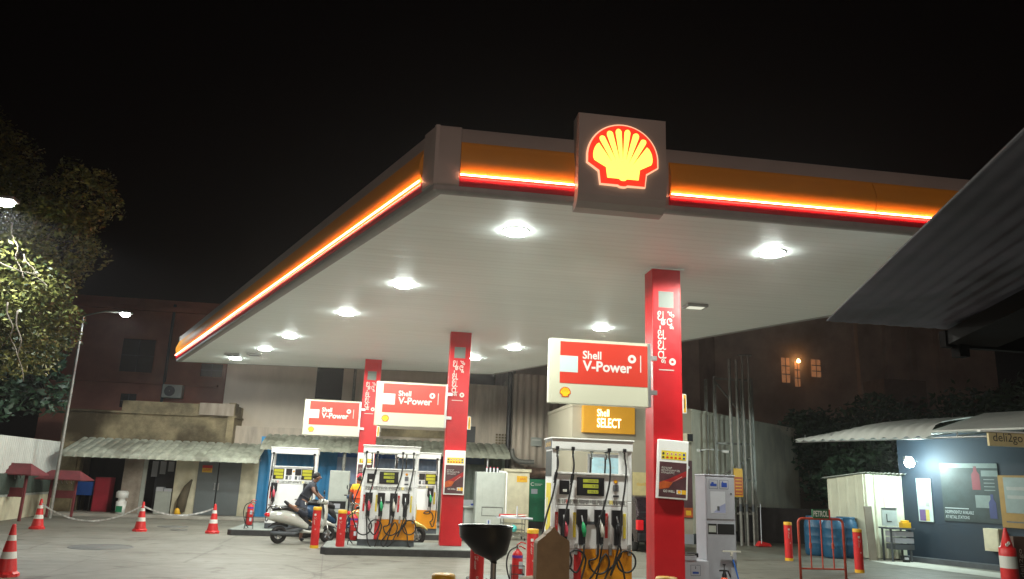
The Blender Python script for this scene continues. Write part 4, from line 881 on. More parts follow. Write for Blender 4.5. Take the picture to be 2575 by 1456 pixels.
x0, x1, z0, z1 = RC(1178, 1265, 1205, 1290, 27.9); g = MB(); g.box(x0, x1, 29.94, 29.96, z0+.05, z1+.05, PAPER); tag(g.build('notice_sheet'), 'white notice fixed on the dull green wall panel', 'notice')

# rear buildings
def bld(name, label, px0, px1, pt, Y, mt, depth=6, z0=0, windows=(), pane=GLASSD, extra=None):
    x0 = D(px0, pt, Y).x; x1 = D(px1, pt, Y).x; z1 = D((px0+px1)/2, pt, Y).z
    t = thing(name, label, 'building', ((x0+x1)/2, Y, 0)); g = MB(); g.box(x0, x1, Y, Y+depth, z0, z1, mt); g.build('wall', t, world=True)
    for w_ in windows:
        a, b, c, d = RC(*w_, Y); q = MB(); q.box(a-.05, b+.05, Y-.04, Y+.0, c-.06, c, mt); q.box(a-.05, a, Y-.03, Y, c, d, mt); q.box(b, b+.05, Y-.03, Y, c, d, mt); q.box(a-.05, b+.05, Y-.03, Y, d, d+.06, mt)
        q.box((a+b)/2-.02, (a+b)/2+.02, Y-.02, Y-.006, c, d, GREYD); q.box(a, b, Y-.02, Y-.006, (c+d)/2-.02, (c+d)/2+.02, GREYD); wf = q.build('window', t, world=True)
        q = MB(); q.box(a, b, Y-.005, Y+.01, c, d, pane); o = q.build('pane', wf); o.location = -t.location
    if extra: extra(t)
    return t
bld('tall_building', 'dark reddish building with barred windows behind the left shed', 150, 592, 752, 35, BRICK, windows=((305, 853, 388, 936), (505, 915, 560, 948), (302, 990, 342, 1025)))
for px, py in ((470, 880), (430, 1000)):
    p_ = D(px, py, 34.6); t = thing('air_conditioner', 'grey outdoor unit fixed to the dark red wall, %s' % ('higher one' if py == 880 else 'lower one'), 'air conditioner', p_)
    g = MB(); g.box(-.4, .4, 0, .35, 0, .55, GREYL); g.build('housing', t, bevel=.01); g = MB(); g.lathe([(.02, -.01), (.2, -.01), (.22, 0)], (-.1, 0, .28), GREYD, n=20, axis='y'); g.build('fan_grille', t)
p_ = D(420, 900, 34.8); q = MB(); q.cyl((p_.x, 34.9, 2), (p_.x, 34.9, 8.6), .06, GREYD); q.cyl((p_.x+2.6, 34.9, 2), (p_.x+2.6, 34.9, 8.4), .05, GREYD); q.box(-13.9, -7.5, 34.75, 35, 8.25, 8.45, BRICK); q.box(-13.9, -7.5, 34.85, 35, 5.1, 5.2, BRICK)
for k, m_ in enumerate(q.mi): pass
tb_ = [o for o in bpy.data.objects if o.name.startswith('tall_building')][0]; q.build('drainpipe', tb_, world=True)
g = MB(); a, b, c, d = RC(160, 1003, 592, 1110, 31.6)
g.box(a, b, 31.6, 33, 0, d-.5, STAINW); g.box(a+2, b, 31.55, 33, d-.52, d-.1, STAINW); g.box(a-.1, b+.05, 31.5, 33, d-.58, d-.50, STAINW)
x0, x1, z0, z1 = RC(503, 1015, 590, 1045, 31.4); g.box(x0, x1, 31.3, 32, z0, z1, MAUVE2); g.box(D(586, 1000, 31.4).x-.1, D(586, 1000, 31.4).x+.15, 31.35, 32, 0, z1+.05, STAINW)
tag(g.build('old_wall'), 'old mouldy stained wall rising behind the awning of the left shed', 'wall')
t = bld('plaster_building', 'mauve plastered building with a black opening, seen under the canopy', 574, 1165, 905, 33, MAUVE, windows=())
a, b, c, d = RC(795, 925, 862, 1004, 33); g = MB(); g.box(a, b, 32.97, 33.05, c, d, DARKO); g.build('opening', t, world=True)
g = MB(); p_ = D(888, 1000, 32.8); g.cyl((p_.x, 32.85, 2.5), (p_.x, 32.85, 7), .06, STEEL); g.build('drainpipe', t, world=True)
g = MB(); p0, p1 = D(592, 1096, 31.9), D(655, 1125, 31.9); g.box(p0.x, 4.6, 31.8, 32.9, 2.4, 3.35, MAUVE2); p0 = D(960, 1060, 31.7); g.box(p0.x, p0.x+5.5, 31.75, 31.85, 3.2, 3.5, STAINW); g.build('parapet', t, world=True)
t = bld('streaked_building', 'pale streaked building corner behind the grey-green cabinet', 1165, 1290, 968, 31.5, MAUVE2, windows=())
a, b, c, d = RC(1170, 1072, 1195, 1112, 31.45); g = MB(); g.box(a, b, 31.46, 31.52, c, d, GLASSD); g.build('window', t, world=True)
a, b, c, d = RC(1245, 1090, 1275, 1118, 31.45); g = MB(); fr = frame((a, 31.45, c))
for i in range(4):
    for j in range(4): g.fbox(fr, i*(b-a)/4+.02, (i+1)*(b-a)/4-.02, j*(d-c)/4+.02, (j+1)*(d-c)/4-.02, 0, .02, STAINW)
g.build('vent_block', t, world=True)
g = MB(); p_ = D(1283, 1050, 31.2); g.cyl((p_.x-.05, 31.2, 2), (p_.x-.05, 31.2, 7), .10, BLACK); g.cyl((p_.x+.12, 31.25, 2), (p_.x+.12, 31.25, 8), .05, STEEL); g.build('drainpipe', t, world=True)
t = thing('tin_clad_building', 'dull corrugated building between the drainpipe and the shop', 'building', (6.3, 31, 0))
a, b, c, d = RC(1290, 945, 1475, 1205, 31); g = MB(); sheet(g, a, b, [(31, d), (31, 1.9)], .28, .03, MAUVE2); g.build('sheet_wall', t, world=True); g = MB(); g.box(a, b, 31.1, 35, 0, d, MAUVE2); g.build('wall', t, world=True)
a, b, c, d = RC(1335, 1100, 1362, 1122, 30.9); g = MB(); g.box(a, b, 30.9, 30.95, c, d, GREYL); g.box(a+.05, b-.05, 30.88, 30.9, d-.12, d-.08, LET); g.build('plate', t, world=True)
t = thing('exhaust_duct', 'rusty round duct bending across the back wall above the green generator', 'duct', (5.2, 30.3, 2.2))
g = MB(); P_ = lambda px, py, Y=30.3: D(px, py, Y)
g.tube(cat_rom([P_(1287, 1128), P_(1290, 1148), P_(1305, 1160), P_(1335, 1162), P_(1342, 1162)]), .09, STEEL, n=14); g.build('elbow', t, world=True)
g = MB(); g.tube([P_(1322, 1188), P_(1500, 1195)], .20, DUCT, n=18); g.build('pipe', t, world=True)
g = MB(); wallsheet(g, 4.5, 6.9, 30.8, 0, 2.1, .3, .03, GREYP); tag(g.build('fence_panel'), 'grey corrugated fence behind the green generator', 'fence')
bld('dark_building', 'dark brown block rising behind the shop, under the canopy edge', 1290, 1800, 790, 38, DBLD, z0=0)
t = bld('apartment_block', 'dark apartment block with a lit window and a bare warm bulb', 1792, 2480, 700, 36, DBLD, windows=())
for w_ in ((1965, 900, 1985, 962), (2040, 905, 2063, 948), (1998, 910, 2011, 972)):
    a, b, c, d = RC(*w_, 36); q = MB(); q.box(a, b, 35.97, 35.99, c, d, LAMPW); wf = q.build('window', t, world=True)
    q = MB()
    for k in range(1, 3): q.box(a, b, 35.94, 35.96, c+(d-c)*k/3-.02, c+(d-c)*k/3+.02, GREYD)
    q.box((a+b)/2-.012, (a+b)/2+.012, 35.94, 35.96, c, d, GREYD)
    o = q.build('window_bars', wf); o.location = -t.location
p_ = D(2008, 908, 35.8); g = MB(); g.lathe([(.001, -.1), (.08, -.07), (.1, 0), (.06, .08), (.03, .12)], p_, LAMPB, n=14); g.build('bulb', t, world=True); lamp('bulb_light', 'POINT', (p_.x, p_.y-.25, p_.z), 5, (1, .5, .2), None, .1)
for px in (2160, 2230, 2290, 2360): a = D(px, 880, 35.9); g = MB(); g.box(a.x-.15, a.x+.15, 35.7, 36, 6, 11, DBLD); g.build('pilaster', t, world=True)
a, b, c, d = RC(2225, 955, 2330, 1012, 34); g = MB(); g.box(a, b, 34, 35.9, c, d, mat('balcony_plaster', (.22, .17, .14), .9, var=.2)); g.build('balcony', t, world=True)

# ================================================================= LEFT BOUNDARY, SHELTERS, POLES
w0, w1 = Vector((-10.75, 21.5, 0)), Vector((-11.35, 29.9, 0)); u_ = (w1-w0).normalized(); L_ = (w1-w0).length
lw = thing('boundary_wall', 'low cream wall topped by white corrugated sheets at the far left', 'wall', w0)
fr = frame(w0, u_, (0, 0, 1))
g = MB(); g.fbox(fr, -3, L_, 0, .72, -.15, 0, CREAM); g.fbox(fr, -3, L_, .68, .75, -.18, .03, GREYL); g.build('wall', lw, world=True)
g = MB(); n = 150; vs = []
for i in range(n*3+1):
    a = -3+(L_+3)*i/(n*3); s_ = .02*sin(i*2*pi/6)*1.6
    vs += [fp(fr, a, .72, -.05+s_), fp(fr, a, 2.42, -.05+s_)]
g.add(vs, [(2*i, 2*i+2, 2*i+3, 2*i+1) for i in range(n*3)], SHEETW, True); g.build('sheet_panel', lw, world=True)
g = MB(); g.fbox(fr, -3, L_, .75, 1.35, .02, .06, mat('green_net', (.05, .07, .055), .9, var=.4, scale=20)); g.build('green_netting', lw, world=True)
q = MB(); q.box(-11.35, -10.75, 29.6, 30.3, 0, 2.45, STAINW); tag(q.build('gate_pier'), 'weathered masonry pier between the boundary wall and shed', 'pier')
def shelter(x, y, label, s=1.0):
    t = thing('bucket_shelter', label, 'shelter', (x, y, 0), radians(-12), 'small maroon roofed shelters'); t.scale = (s, s, s)
    for sx in (-1, 1):
        g = MB(); g.box(sx*.42-.03, sx*.42+.03, -.03, .03, 0, 1.22, REDM); g.build('post', t)
    g = MB(); w, d, zr, ze = .78, .38, 1.50, 1.22
    vs = [(-w, -d, ze), (w, -d, ze), (w*.62, 0, zr), (-w*.62, 0, zr), (-w, d, ze), (w, d, ze)]; vs += [(a, b, c-.03) for a, b, c in vs]
    g.add(vs, [(0, 1, 2, 3), (3, 2, 5, 4), (1, 5, 2), (0, 3, 4), (6, 9, 8, 7), (9, 10, 11, 8), (0, 6, 7, 1), (4, 5, 11, 10), (1, 7, 11, 5), (0, 4, 10, 6)], REDM); g.build('roof', t)
    g = MB(); g.box(-.42, .42, -.05, .05, .62, .86, REDM); g.build('panel', t)
    for k in range(4):
        g = MB(); xx = -.24+.16*k; g.tube([(xx, 0, 1.2), (xx, 0, 1.12), (xx+.03, 0, 1.08)], .012, ALUM, n=6); g.build('hook', t)
    return t
sp_ = D(60, 1300, 25.2)
sh_ = shelter(G(52, 1304).x, 25.6, 'nearer maroon roofed bucket shelter at the far left', 1.1); dup(sh_, (G(150, 1300).x+.1, 27.6, 0), 'farther maroon roofed bucket shelter, behind the street lamp pole', scale=(.98, .98, .98))
def street_lamp(base, top, head, label, power, spot=None, col=(.85, .93, 1), aim=None):
    t = thing('street_lamp', label, 'street lamp', base); b = Vector(base)
    g = MB(); g.cyl((0, 0, 0), Vector(top)-b, .055, STEEL, r1=.04); g.build('pole', t)
    g = MB(); g.tube([Vector(top)-b, (Vector(top)-b)*.5+(Vector(head)-b)*.5+Vector((0, 0, .12)), Vector(head)-b+Vector((0, 0, .06))], .03, STEEL); g.build('arm', t)
    h = Vector(head)-b
    g = MB(); g.box(h.x-.20, h.x+.20, h.y-.15, h.y+.15, h.z+.02, h.z+.10, ALUM); g.build('lamp_head', t, bevel=.02)
    g = MB(); g.lathe([(.15, .02), (.15, -.03), (.09, -.075), (.001, -.085)], h, GLOWW, n=20); g.build('lens', t)
    l_ = lamp('lamp_light', 'SPOT', h+Vector((0, 0, -.10)), power, col, t, .12, spread=spot or radians(165))
    if aim: l_.rotation_euler = (Vector(aim)-Vector(head)).to_track_quat('-Z', 'Y').to_euler()
street_lamp((-10.38, 27.2, 0), (-10.40, 27.2, 6.5), (-9.04, 27.0, 6.6), 'slim street lamp on a grey pole beside the left shed', 260)
street_lamp((-10.4, 15.6, 0), (-10.3, 15.8, 6.9), (-8.02, 16.2, 6.78), 'street lamp glaring in the tree at the left edge', 1400, radians(150))
street_lamp((-4.6, -14.6, 0), (-4.6, -14.6, 10.8), (-3, -14.0, 10.8), 'tall forecourt lamp on a mast behind the camera', 4300, radians(56), (1, .74, .62), aim=(6, 16, 2.5))
# manhole covers
for px, py, r, lb in ((254, 1376, .62, 'round manhole cover, the nearer and larger one on the left forecourt'), (435, 1325, .42, 'round manhole cover behind the middle cone'), (450, 1333, .22, 'small round cover next to the far manhole')):
    p_ = G(px, py); g = MB(); g.lathe([(.001, .012), (r*.85, .012), (r*.87, .006), (r*.93, .006), (r*.95, .013), (r, .013), (r*1.02, .0)], (p_.x, p_.y, 0), mat('cast_iron', (.10, .10, .09), .7, var=.3), n=40); tag(g.build('manhole_cover'), lb, 'manhole cover', 'manhole covers')

# ================================================================= SHOP
sh = thing('shop_building', 'beige convenience store building behind the nearest pump', 'building', (7.3, 23.3, 0))
g = MB(); g.box(5.45, 9.25, 23.3, 27, .0, 3.95, SHOPW); g.box(5.43, 9.27, 23.27, 27, 3.95, 4.05, SHOPW); g.build('front_wall', sh, world=True)
g = MB(); g.box(8.4, 9.26, 23.285, 23.3, 0, .28, GREYP); g.build('skirting', sh, world=True)
P0 = Vector((9.25, 23.3, 0)); P1 = Vector((15.9, 29.0, 0)); fr = frame(P0, P1-P0, (0, 0, 1)); LL = (P1-P0).length
g = MB(); g.fbox(fr, 0, LL, 0, 3.95, -.2, 0, SIDEW); g.fbox(fr, -.02, LL, 3.95, 4.05, -.22, .03, SIDEW); g.build('side_wall', sh, world=True)
g = MB(); g.fbox(fr, 0, LL, .0, .3, 0, .02, GREYD); g.build('skirting', sh, world=True)
# shop window
a, b, c, d = RC(1478, 1143, 1572, 1200, 23.25); g = MB(); g.box(a, b, 23.22, 23.3, c-.5, d, ALUM); wf = g.build('window_frame', sh, world=True, bevel=.005)
g = MB(); g.box(a+.12, b-.08, 23.205, 23.222, c-.45, d-.1, WINB); f2 = frame((a+.12, 23.205, d-.1)); g.text('cookies', f2, .25, -.17, .10, mat('window_text', (.5, .62, .62), .5), w=.35, c=.002); g.text('merchandise', f2, .2, -.32, .10, _M['window_text'], w=.5, c=.002)
o = g.build('pane', wf); o.location = -sh.location
a, b, c, d = RC(1600, 1188, 1630, 1256, 23.25); g = MB(); g.box(a-.1, b+.2, 23.285, 23.3, c, d, mat('pale_yellow_sign', (.62, .52, .25), .5)); g.text('ಸೂಚನೆ', frame((a, 23.284, c)), .02, .4, .1, YEL, w=.3, bold=0); tag(g.build('notice_board'), 'pale yellow notice board on the shop wall beside the pump', 'notice board')
a, b, c, d = RC(1712, 1158, 1743, 1303, 23.2); g = MB(); g.box(a-.3, b, 23.25, 23.29, c, d, POSTD); f2 = frame((a-.3, 23.25, c)); w_ = b-a+.3
for r_, m_, yy in ((.17, mat('coffee_cream', (.6, .45, .25), .5), .74), (.08, PAPER, .88)):
    vs = [fp(f2, w_*.62+(.1 if r_ < .1 else -.05)+r_*cos(k*pi/12), (d-c)*yy+r_*.75*sin(k*pi/12), .004+(.002 if r_ < .1 else 0)) for k in range(24)]; g.add(vs, [tuple(range(24))], m_)
g.fbox(f2, w_-.22, w_-.06, .08, .22, 0, .005, YEL); g.fbox(f2, 0, w_, .02, .3, .0, .003, POSTO); tag(g.build('coffee_poster'), 'dark coffee poster on the shop wall right of the nearest pillar', 'poster')
# SELECT sign
a, b, c, d = RC(1466, 1022, 1597, 1088, 23.1)
ss = thing('shop_sign', 'amber shop sign with glowing letters over the shop front', 'shop sign', ((a+b)/2, 23.15, c)); w_ = b-a; h_ = d-c
g = MB(); g.box(-w_/2, w_/2, -.05, .14, -.02, h_, SELY); g.build('panel', ss, bevel=.01)
fr = frame((-w_/2, -.05, 0)); g = MB(); g.text('Shell', fr, w_*.265, h_*.60, h_*.28, SELT, w=w_*.23, c=.03, bold=.012); g.text('SELECT', fr, w_*.265, h_*.18, h_*.36, SELT, w=w_*.46, c=.03, bold=.016); g.build('lettering', ss)
# cameras
for px, py in ((1745, 1127), (1832, 1132)):
    pass
cm = thing('security_camera', 'pair of security cameras on a bracket at the shop corner', 'security camera', D(1790, 1135, 23.6))
g = MB(); g.tube([(-.5, 0, 0), (-.2, -.05, .05), (.2, -.05, .05), (.45, 0, .0)], .02, WHITE); g.build('bracket', cm)
for s in (-.5, .45):
    g = MB(); g.cyl((s-.1, 0, .02), (s+.08, -.1, .0), .05, WHITE); g.cyl((s+.08, -.1, .0), (s+.09, -.11, 0), .04, BLACK); g.build('camera_body', cm)
g = MB(); f2 = frame(D(1695, 1100, 23.2)); 
a, b, c, d = RC(1724, 1090, 1740, 1120, 23.1); g.box(a, b, 23.0, 23.3, c+.1, d, CREAM); g.box(a+.02, b-.02, 22.97, 23.0, c+.12, d-.02, BLACK); tag(g.build('wall_lantern'), 'small square wall lamp above the coffee poster', 'wall lamp')
# vent pipe tower
vt = thing('vent_pipe_rack', 'rack of tall white vent pipes braced by a steel frame', 'vent pipes', (11.0, 23.2, 0))
def VP(px, py, Y=23.2): return D(px, py, Y)
for (xt, yt, xb, yb, r_) in ((1833, 902, 1858, 1372, .06), (1850, 905, 1877, 1372, .06), (1865, 893, 1893, 1372, .045), (1880, 893, 1905, 1370, .045)):
    p1 = VP(xt, yt); p0 = VP(xt+(xb-xt)*1.0, 1374); g = MB(); g.cyl((p1.x, 23.2, 0), (p1.x, 23.2, p1.z), r_*.82, STEEL, n=12); g.cyl((p1.x, 23.2, 1.0), (p1.x, 23.2, 1.22), r_*.9, GREEN if xt == 1833 else GREYD, n=12)
    if r_ < .05: g.box(p1.x-.12, p1.x+.12, 23.14, 23.26, p1.z-.02, p1.z+.02, STEEL)
    g.build('vent_pipe', vt, world=True)
xl, xr, zt = VP(1800, 945).x, VP(1893, 955).x, VP(1800, 945).z
g = MB()
for x_ in (xl, xr): g.box(x_-.04, x_+.04, 23.3, 23.38, 0, zt, STEEL); g.box(x_-.04, x_+.04, 24.0, 24.08, 0, zt, STEEL)
for z_ in (zt-.1, 3.0, 1.9, .9): g.box(xl, xr, 23.30, 23.36, z_, z_+.06, STEEL)
for z0, z1 in ((zt-.1, 3.6), (1.9, 2.7), (1.9, .9)): g.cyl((xl, 23.4, z0), (xr, 23.4, z1), .03, STEEL, n=8)
g.build('frame', vt, world=True)
a, b, c, d = RC(1848, 1178, 1870, 1250, 23.0); g = MB(); g.box(a, b, 23.05, 23.07, c, d, YEL); f2 = frame((a, 23.05, c)); 
g.fbox(f2, .01, b-a-.01, .05, (d-c)*.7, 0, .003, mat('warning_red', (.45, .09, .03), .5))
for i in range(5): g.fbox(f2, .04, b-a-.04, .10+i*.1, .13+i*.1, .003, .005, YEL)
tag(g.build('warning_board'), 'yellow and red warning board hung on the vent pipes', 'warning sign')
g = MB(); g.box(11.4, 14.4, 24.6, 24.9, 0, 1.1, mat('black_net', (.035, .03, .03), .9, var=.3)); tag(g.build('dark_screen'), 'black screen behind the vent pipes and broom', 'screen')
br_ = thing('broom_dustpan', 'broom handle with a red dustpan by the dark screen', 'broom', (G(1925, 1376).x, G(1925, 1376).y, 0))
g = MB(); g.cyl((-.12, 0, .1), (-.06, .1, 1.25), .012, PAPER); g.build('handle', br_); g = MB(); g.poly([(-.22, 0), (.2, 0), (.16, .08), (-.1, .14)], frame((0, 0, .02)), 0, -.25, REDP); g.build('dustpan', br_)

# ================================================================= RIGHT SIDE: DELI, SHED, BARRELS, BARRIER
W0 = Vector((13.87, 19.46, 0)); WU = Vector((14.95-13.87, 17.14-19.46, 0)).normalized(); WN = Vector((WU.y, -WU.x, 0))
dl = thing('deli_building', 'navy blue delicatessen wall with posters at the right edge', 'building', W0)
frd = frame(W0, WU, (0, 0, 1))
def PW_(px, py):       # pixel -> (along, up) on the deli wall
    d = ray(px, py); o = Vector((0, 0, EYE)); n = frd[3]; t = (W0-o).dot(n)/d.dot(n); p = o+d*t; return (p-W0).dot(WU), p.z
g = MB(); g.fbox(frd, -.3, 9, 0, 3.3, -.3, 0, BLUED); g.build('wall', dl, world=True)
g = MB(); g.fbox(frd, -.28, 9, 0, .12, 0, .3, GREYD); g.build('plinth', dl, world=True)
aw = []
g = MB(); nseg = 20
fr0 = Vector((10.95, 20.17, 3.0)); fr1 = Vector((12.65, 15.5, 3.0)); AU = (fr1-fr0).normalized(); AN = Vector((-AU.y, AU.x, 0))
if AN.x < 0: AN = -AN
prof = [(0, 0), (.06, .10), (.2, .19), (.5, .27), (1.2, .36), (2.2, .46)]
LA = 4.0; pitch = .30; n = int(LA/pitch*6); vs = []
for i in range(n+1):
    a = LA*i/n; s_ = math.tanh(2*sin(a/pitch*2*pi))*.022; taper = min(1, .25+a/2.6)
    for d_, z_ in prof: vs.append(fr0+AU*a+AN*d_+Vector((0, 0, z_*taper*1.35+s_)))
m_ = len(prof); g.add(vs, [(i*m_+j, i*m_+j+1, (i+1)*m_+j+1, (i+1)*m_+j) for i in range(n) for j in range(m_-1)], SHEETW, True)
g.build('awning', dl, world=True)
g = MB(); q0 = fr0+AU*LA; g.add([q0+Vector((0, 0, .10)), q0+AU*6+AN*.2+Vector((0, 0, .10)), q0+AU*6+AN*2.2+Vector((0, 0, .66)), q0+AN*2.2+Vector((0, 0, .66)), q0+Vector((0, 0, .14)), q0+AU*6+AN*.2+Vector((0, 0, .14)), q0+AU*6+AN*2.2+Vector((0, 0, .70)), q0+AN*2.2+Vector((0, 0, .70))], [(0, 1, 2, 3), (7, 6, 5, 4), (0, 4, 5, 1), (0, 3, 7, 4)], SHEETW); g.build('side_roof', dl, world=True)
g = MB()
g.tube([fr0+AN*.1+Vector((0, 0, -.02)), fr0+AU*9+AN*.1+Vector((0, 0, -.02))], .025, ALUM, n=6); g.tube([fr0+AN*1.2+Vector((0, 0, .12)), fr0+AU*9+AN*1.2+Vector((0, 0, .25))], .02, ALUM, n=6)
for k in range(10): q = fr0+AU*(.3+k*.85); g.tube([q+AN*.08, q+AN*2.2+Vector((0, 0, .3))], .018, ALUM, n=6); g.tube([q+AN*.12, q+AN*.12+Vector((0, 0, .16))], .014, ALUM, n=6)
g.build('awning_frame', dl, world=True)
def wrect(px0, py0, px1, py1):
    a0, z1 = PW_(px0, py0); a1, _ = PW_(px1, (py0+py1)/2); _, z0 = PW_(px0, py1); return a0, a1, z0, z1
# big dark poster
a0, a1, z0, z1 = wrect(2363, 1165, 2515, 1308)
t = thing('wall_poster', 'large dark green poster with bottles on the navy deli wall', 'poster', frd[0]+WU*a0)
g = MB(); g.fbox(frd, a0, a1, z0, z1, 0, .02, PAPG); w_, h_ = a1-a0, z1-z0
def bottle2d(a, b, w, h, m_): g.poly([(a-w/2, b), (a+w/2, b), (a+w/2, b+h*.65), (a+w*.2, b+h*.8), (a+w*.2, b+h), (a-w*.2, b+h), (a-w*.2, b+h*.8), (a-w/2, b+h*.65)], frd, .02, .024, m_)
bottle2d(a0+w_*.62, z0+h_*.55, w_*.14, h_*.40, mat('print_red', (.16, .03, .04), .5)); bottle2d(a0+w_*.86, z0+h_*.08, w_*.12, h_*.40, mat('print_blue', (.03, .04, .12), .5))
g.fbox(frd, a0+w_*.0, a1, z1-h_*.08, z1, .02, .024, mat('print_grey', (.14, .18, .17), .5)); g.fbox(frd, a0+w_*.72, a1, z1-h_*.22, z1-h_*.12, .02, .024, _M['print_grey']); g.fbox(frd, a0+w_*.58, a0+w_*.84, z0+h_*.25, z0+h_*.46, .02, .023, _M['print_grey'])
g.build('poster_sheet', t, world=True)
g = MB(); tx = mat('print_text', (.34, .40, .40), .5)
g.text('INDEPENDENTLY AVAILABLE', frd, a0+w_*.03, z0+h_*.13, h_*.055, tx, w=w_*.50, c=.026); g.text('AT RETAIL STATIONS', frd, a0+w_*.03, z0+h_*.045, h_*.055, tx, w=w_*.42, c=.026); g.fbox(frd, a0+w_*.03, a0+w_*.45, z0+h_*.215, z0+h_*.23, .02, .024, tx)
for i in range(4): g.fbox(frd, a0+w_*.75, a0+w_*.93, z1-h_*(.28+.06*i), z1-h_*(.265+.06*i), .02, .025, _M['print_grey'])
g.build('lettering', t, world=True)
a0, a1, z0, z1 = wrect(2304, 1203, 2345, 1310)
g = MB(); g.fbox(frd, a0, a1, z0, z1, 0, .03, mat('pale_print', (.34, .42, .40), .5, var=.15)); w_, h_ = a1-a0, z1-z0
g.fbox(frd, a0+.03, a0+w_*.5, z0+.02, z0+h_*.28, .03, .033, mat('pr_purple', (.10, .06, .16), .5)); g.fbox(frd, a0+w_*.5, a0+w_*.75, z0+.02, z0+h_*.28, .03, .033, mat('pr_yel', (.4, .34, .1), .5)); g.fbox(frd, a0+.05, a0+w_*.55, z0+h_*.55, z0+h_*.8, .03, .033, mat('pr_grey', (.25, .26, .24), .5)); g.fbox(frd, a0+w_*.55, a0+w_*.8, z0+h_*.35, z0+h_*.45, .03, .033, _M['pr_grey'])
tag(g.build('price_board'), 'pale framed notice next to the glaring white lamp', 'notice board')
a0, a1, z0, z1 = wrect(2510, 1195, 2640, 1325); g = MB(); g.fbox(frd, a0, a1, z0, z1, 0, .05, mat('amber_board', (.24, .14, .03), .5)); g.fbox(frd, a0+.12, a1, z0+(z1-z0)*.28, z1-.05, .05, .055, mat('dim_paper', (.17, .21, .20), .5))
for i in range(2): g.fbox(frd, a0+.18, a1-.05, z1-.35-i*.2, z1-.27-i*.2, .055, .058, mat('pr_grey', (.25, .26, .24)))
g.fbox(frd, a0+.10, a0+.5, z0+.12, z0+.15, .05, .053, GREYD); tag(g.build('yellow_board'), 'yellow menu board at the right edge of the deli wall', 'notice board')
# deli2go sign hung from awning
p0 = D(2487, 1104, 14.0); t = thing('deli_sign', 'cream deli2go sign hanging under the awning', 'sign', p0)
fr = frame((0, 0, -.13)); g = MB(); g.fbox(fr, 0, .95, 0, .27, -.05, 0, mat('cream_sign', (.62, .52, .28), .5, var=.06)); g.fbox(fr, -.2, .95, .27, .30, -.06, .03, WHITE); g.build('panel', t); g = MB(); g.text('deli2go', fr, .09, .04, .22, LETD, w=.66, c=.003, bold=0); g.build('lettering', t)
a0, a1, z0, z1 = wrect(2487, 1328, 2527, 1378); g = MB(); g.fbox(frd, a0, a1, z0-.05, z1, 0, .3, CREAM); g.fbox(frd, a0+.02, a1-.02, z0, z1-.04, .3, .31, CREAM); tag(g.build('wall_box'), 'cream box fixed low on the deli wall behind the cone', 'wall box')
p0 = D(2553, 1400, 13.5); t = thing('menu_stand', 'brown panel with vertical deli2go lettering at the bottom right corner', 'panel', (p0.x, 13.5, 0)); g = MB(); g.box(0, .6, 0, .1, 0, 1.0, mat('brown_panel', (.10, .06, .045), .6)); g.build('panel', t)
g = MB(); vs_, fs_, tw, th = text_mesh('deli2go', .0); g.add([(.17-v.y*.1/th, -.004, .28+v.x*.5/tw) for v in vs_], fs_, LET); g.build('lettering', t)
# wall lamp
t = thing('wall_lamp', 'glaring white floodlight on the end of the deli wall', 'wall lamp', (13.45, 18.85, 2.55))
g = MB(); g.tube([(.35, .2, 0), (.1, .05, .05), (0, 0, .03)], .015, ALUM); g.build('bracket', t); g = MB(); g.lathe([(.001, -.12), (.08, -.10), (.125, 0), (.08, .10), (.001, .12)], (0, 0, -.06), mat('flood_lens', (1, 1, 1), .4, var=0, emit=(.80, 1, 1), es=220), n=18); g.build('lens', t)
g = MB(); g.box(-.1, .1, .0, .1, .03, .10, ALUM); g.build('housing', t)
lamp('flood_light', 'POINT', (-.05, -.22, -.08), 125, (.80, 1, .95), t, .08)
# corrugated shed
t = thing('corrugated_shed', 'cream corrugated shed lit by the white floodlight', 'shed', (12.6, 19.6, 0))
A_ = Vector((12.42, 21.1, 0)); B_ = Vector((12.60, 19.65, 0)); C2 = Vector((14.1, 19.75, 0))
def csheet(P, Q, z0, z1a, z1b, pitch, amp, mt, name):
    g = MB(); u = (Q-P).normalized(); n_ = Vector((u.y, -u.x, 0)); L = (Q-P).length; k = int(L/pitch*12); vs = []
    for i in range(k+1):
        a = L*i/k; s_ = max(0, sin(a/pitch*2*pi)-.55)/.45*amp; z1 = z1a+(z1b-z1a)*i/k
        vs += [P+u*a+n_*s_+Vector((0, 0, z0)), P+u*a+n_*s_+Vector((0, 0, z1))]
    g.add(vs, [(2*i, 2*i+2, 2*i+3, 2*i+1) for i in range(k)], mt, False); g.build(name, t, world=True)
csheet(A_, B_, .03, 2.05, 2.18, .36, .02, SHEDC, 'left_wall'); csheet(B_, C2, .03, 2.18, 2.16, .27, .05, SHEDC, 'front_wall')
g = MB(); u = (C2-B_).normalized(); vs = []; k = 60
for i in range(k+1):
    a = -.05+1.5*i/k; s_ = .02*sin(a/.12*2*pi)
    for P_, z_ in ((B_+Vector((.0, -.12, 0)), 2.22), (A_+Vector((-.1, .1, 0)), 2.06)): vs.append(P_+Vector((a, 0, z_+s_)))
g.add(vs, [(2*i, 2*i+1, 2*i+3, 2*i+2) for i in range(k)], SHEETW, True); g.build('roof', t, world=True)
p_ = D(2196, 1330, 19.2); q = MB(); q.box(-.09, .12, -.02, .02, 0, 1.35, mat('weathered_board', (.22, .19, .15), .8), Matrix.Translation((p_.x, 19.3, 0)) @ Matrix.Rotation(radians(-3), 4, 'Y')); tag(q.build('leaning_board'), 'narrow grey board leaning on the lit shed wall', 'board')
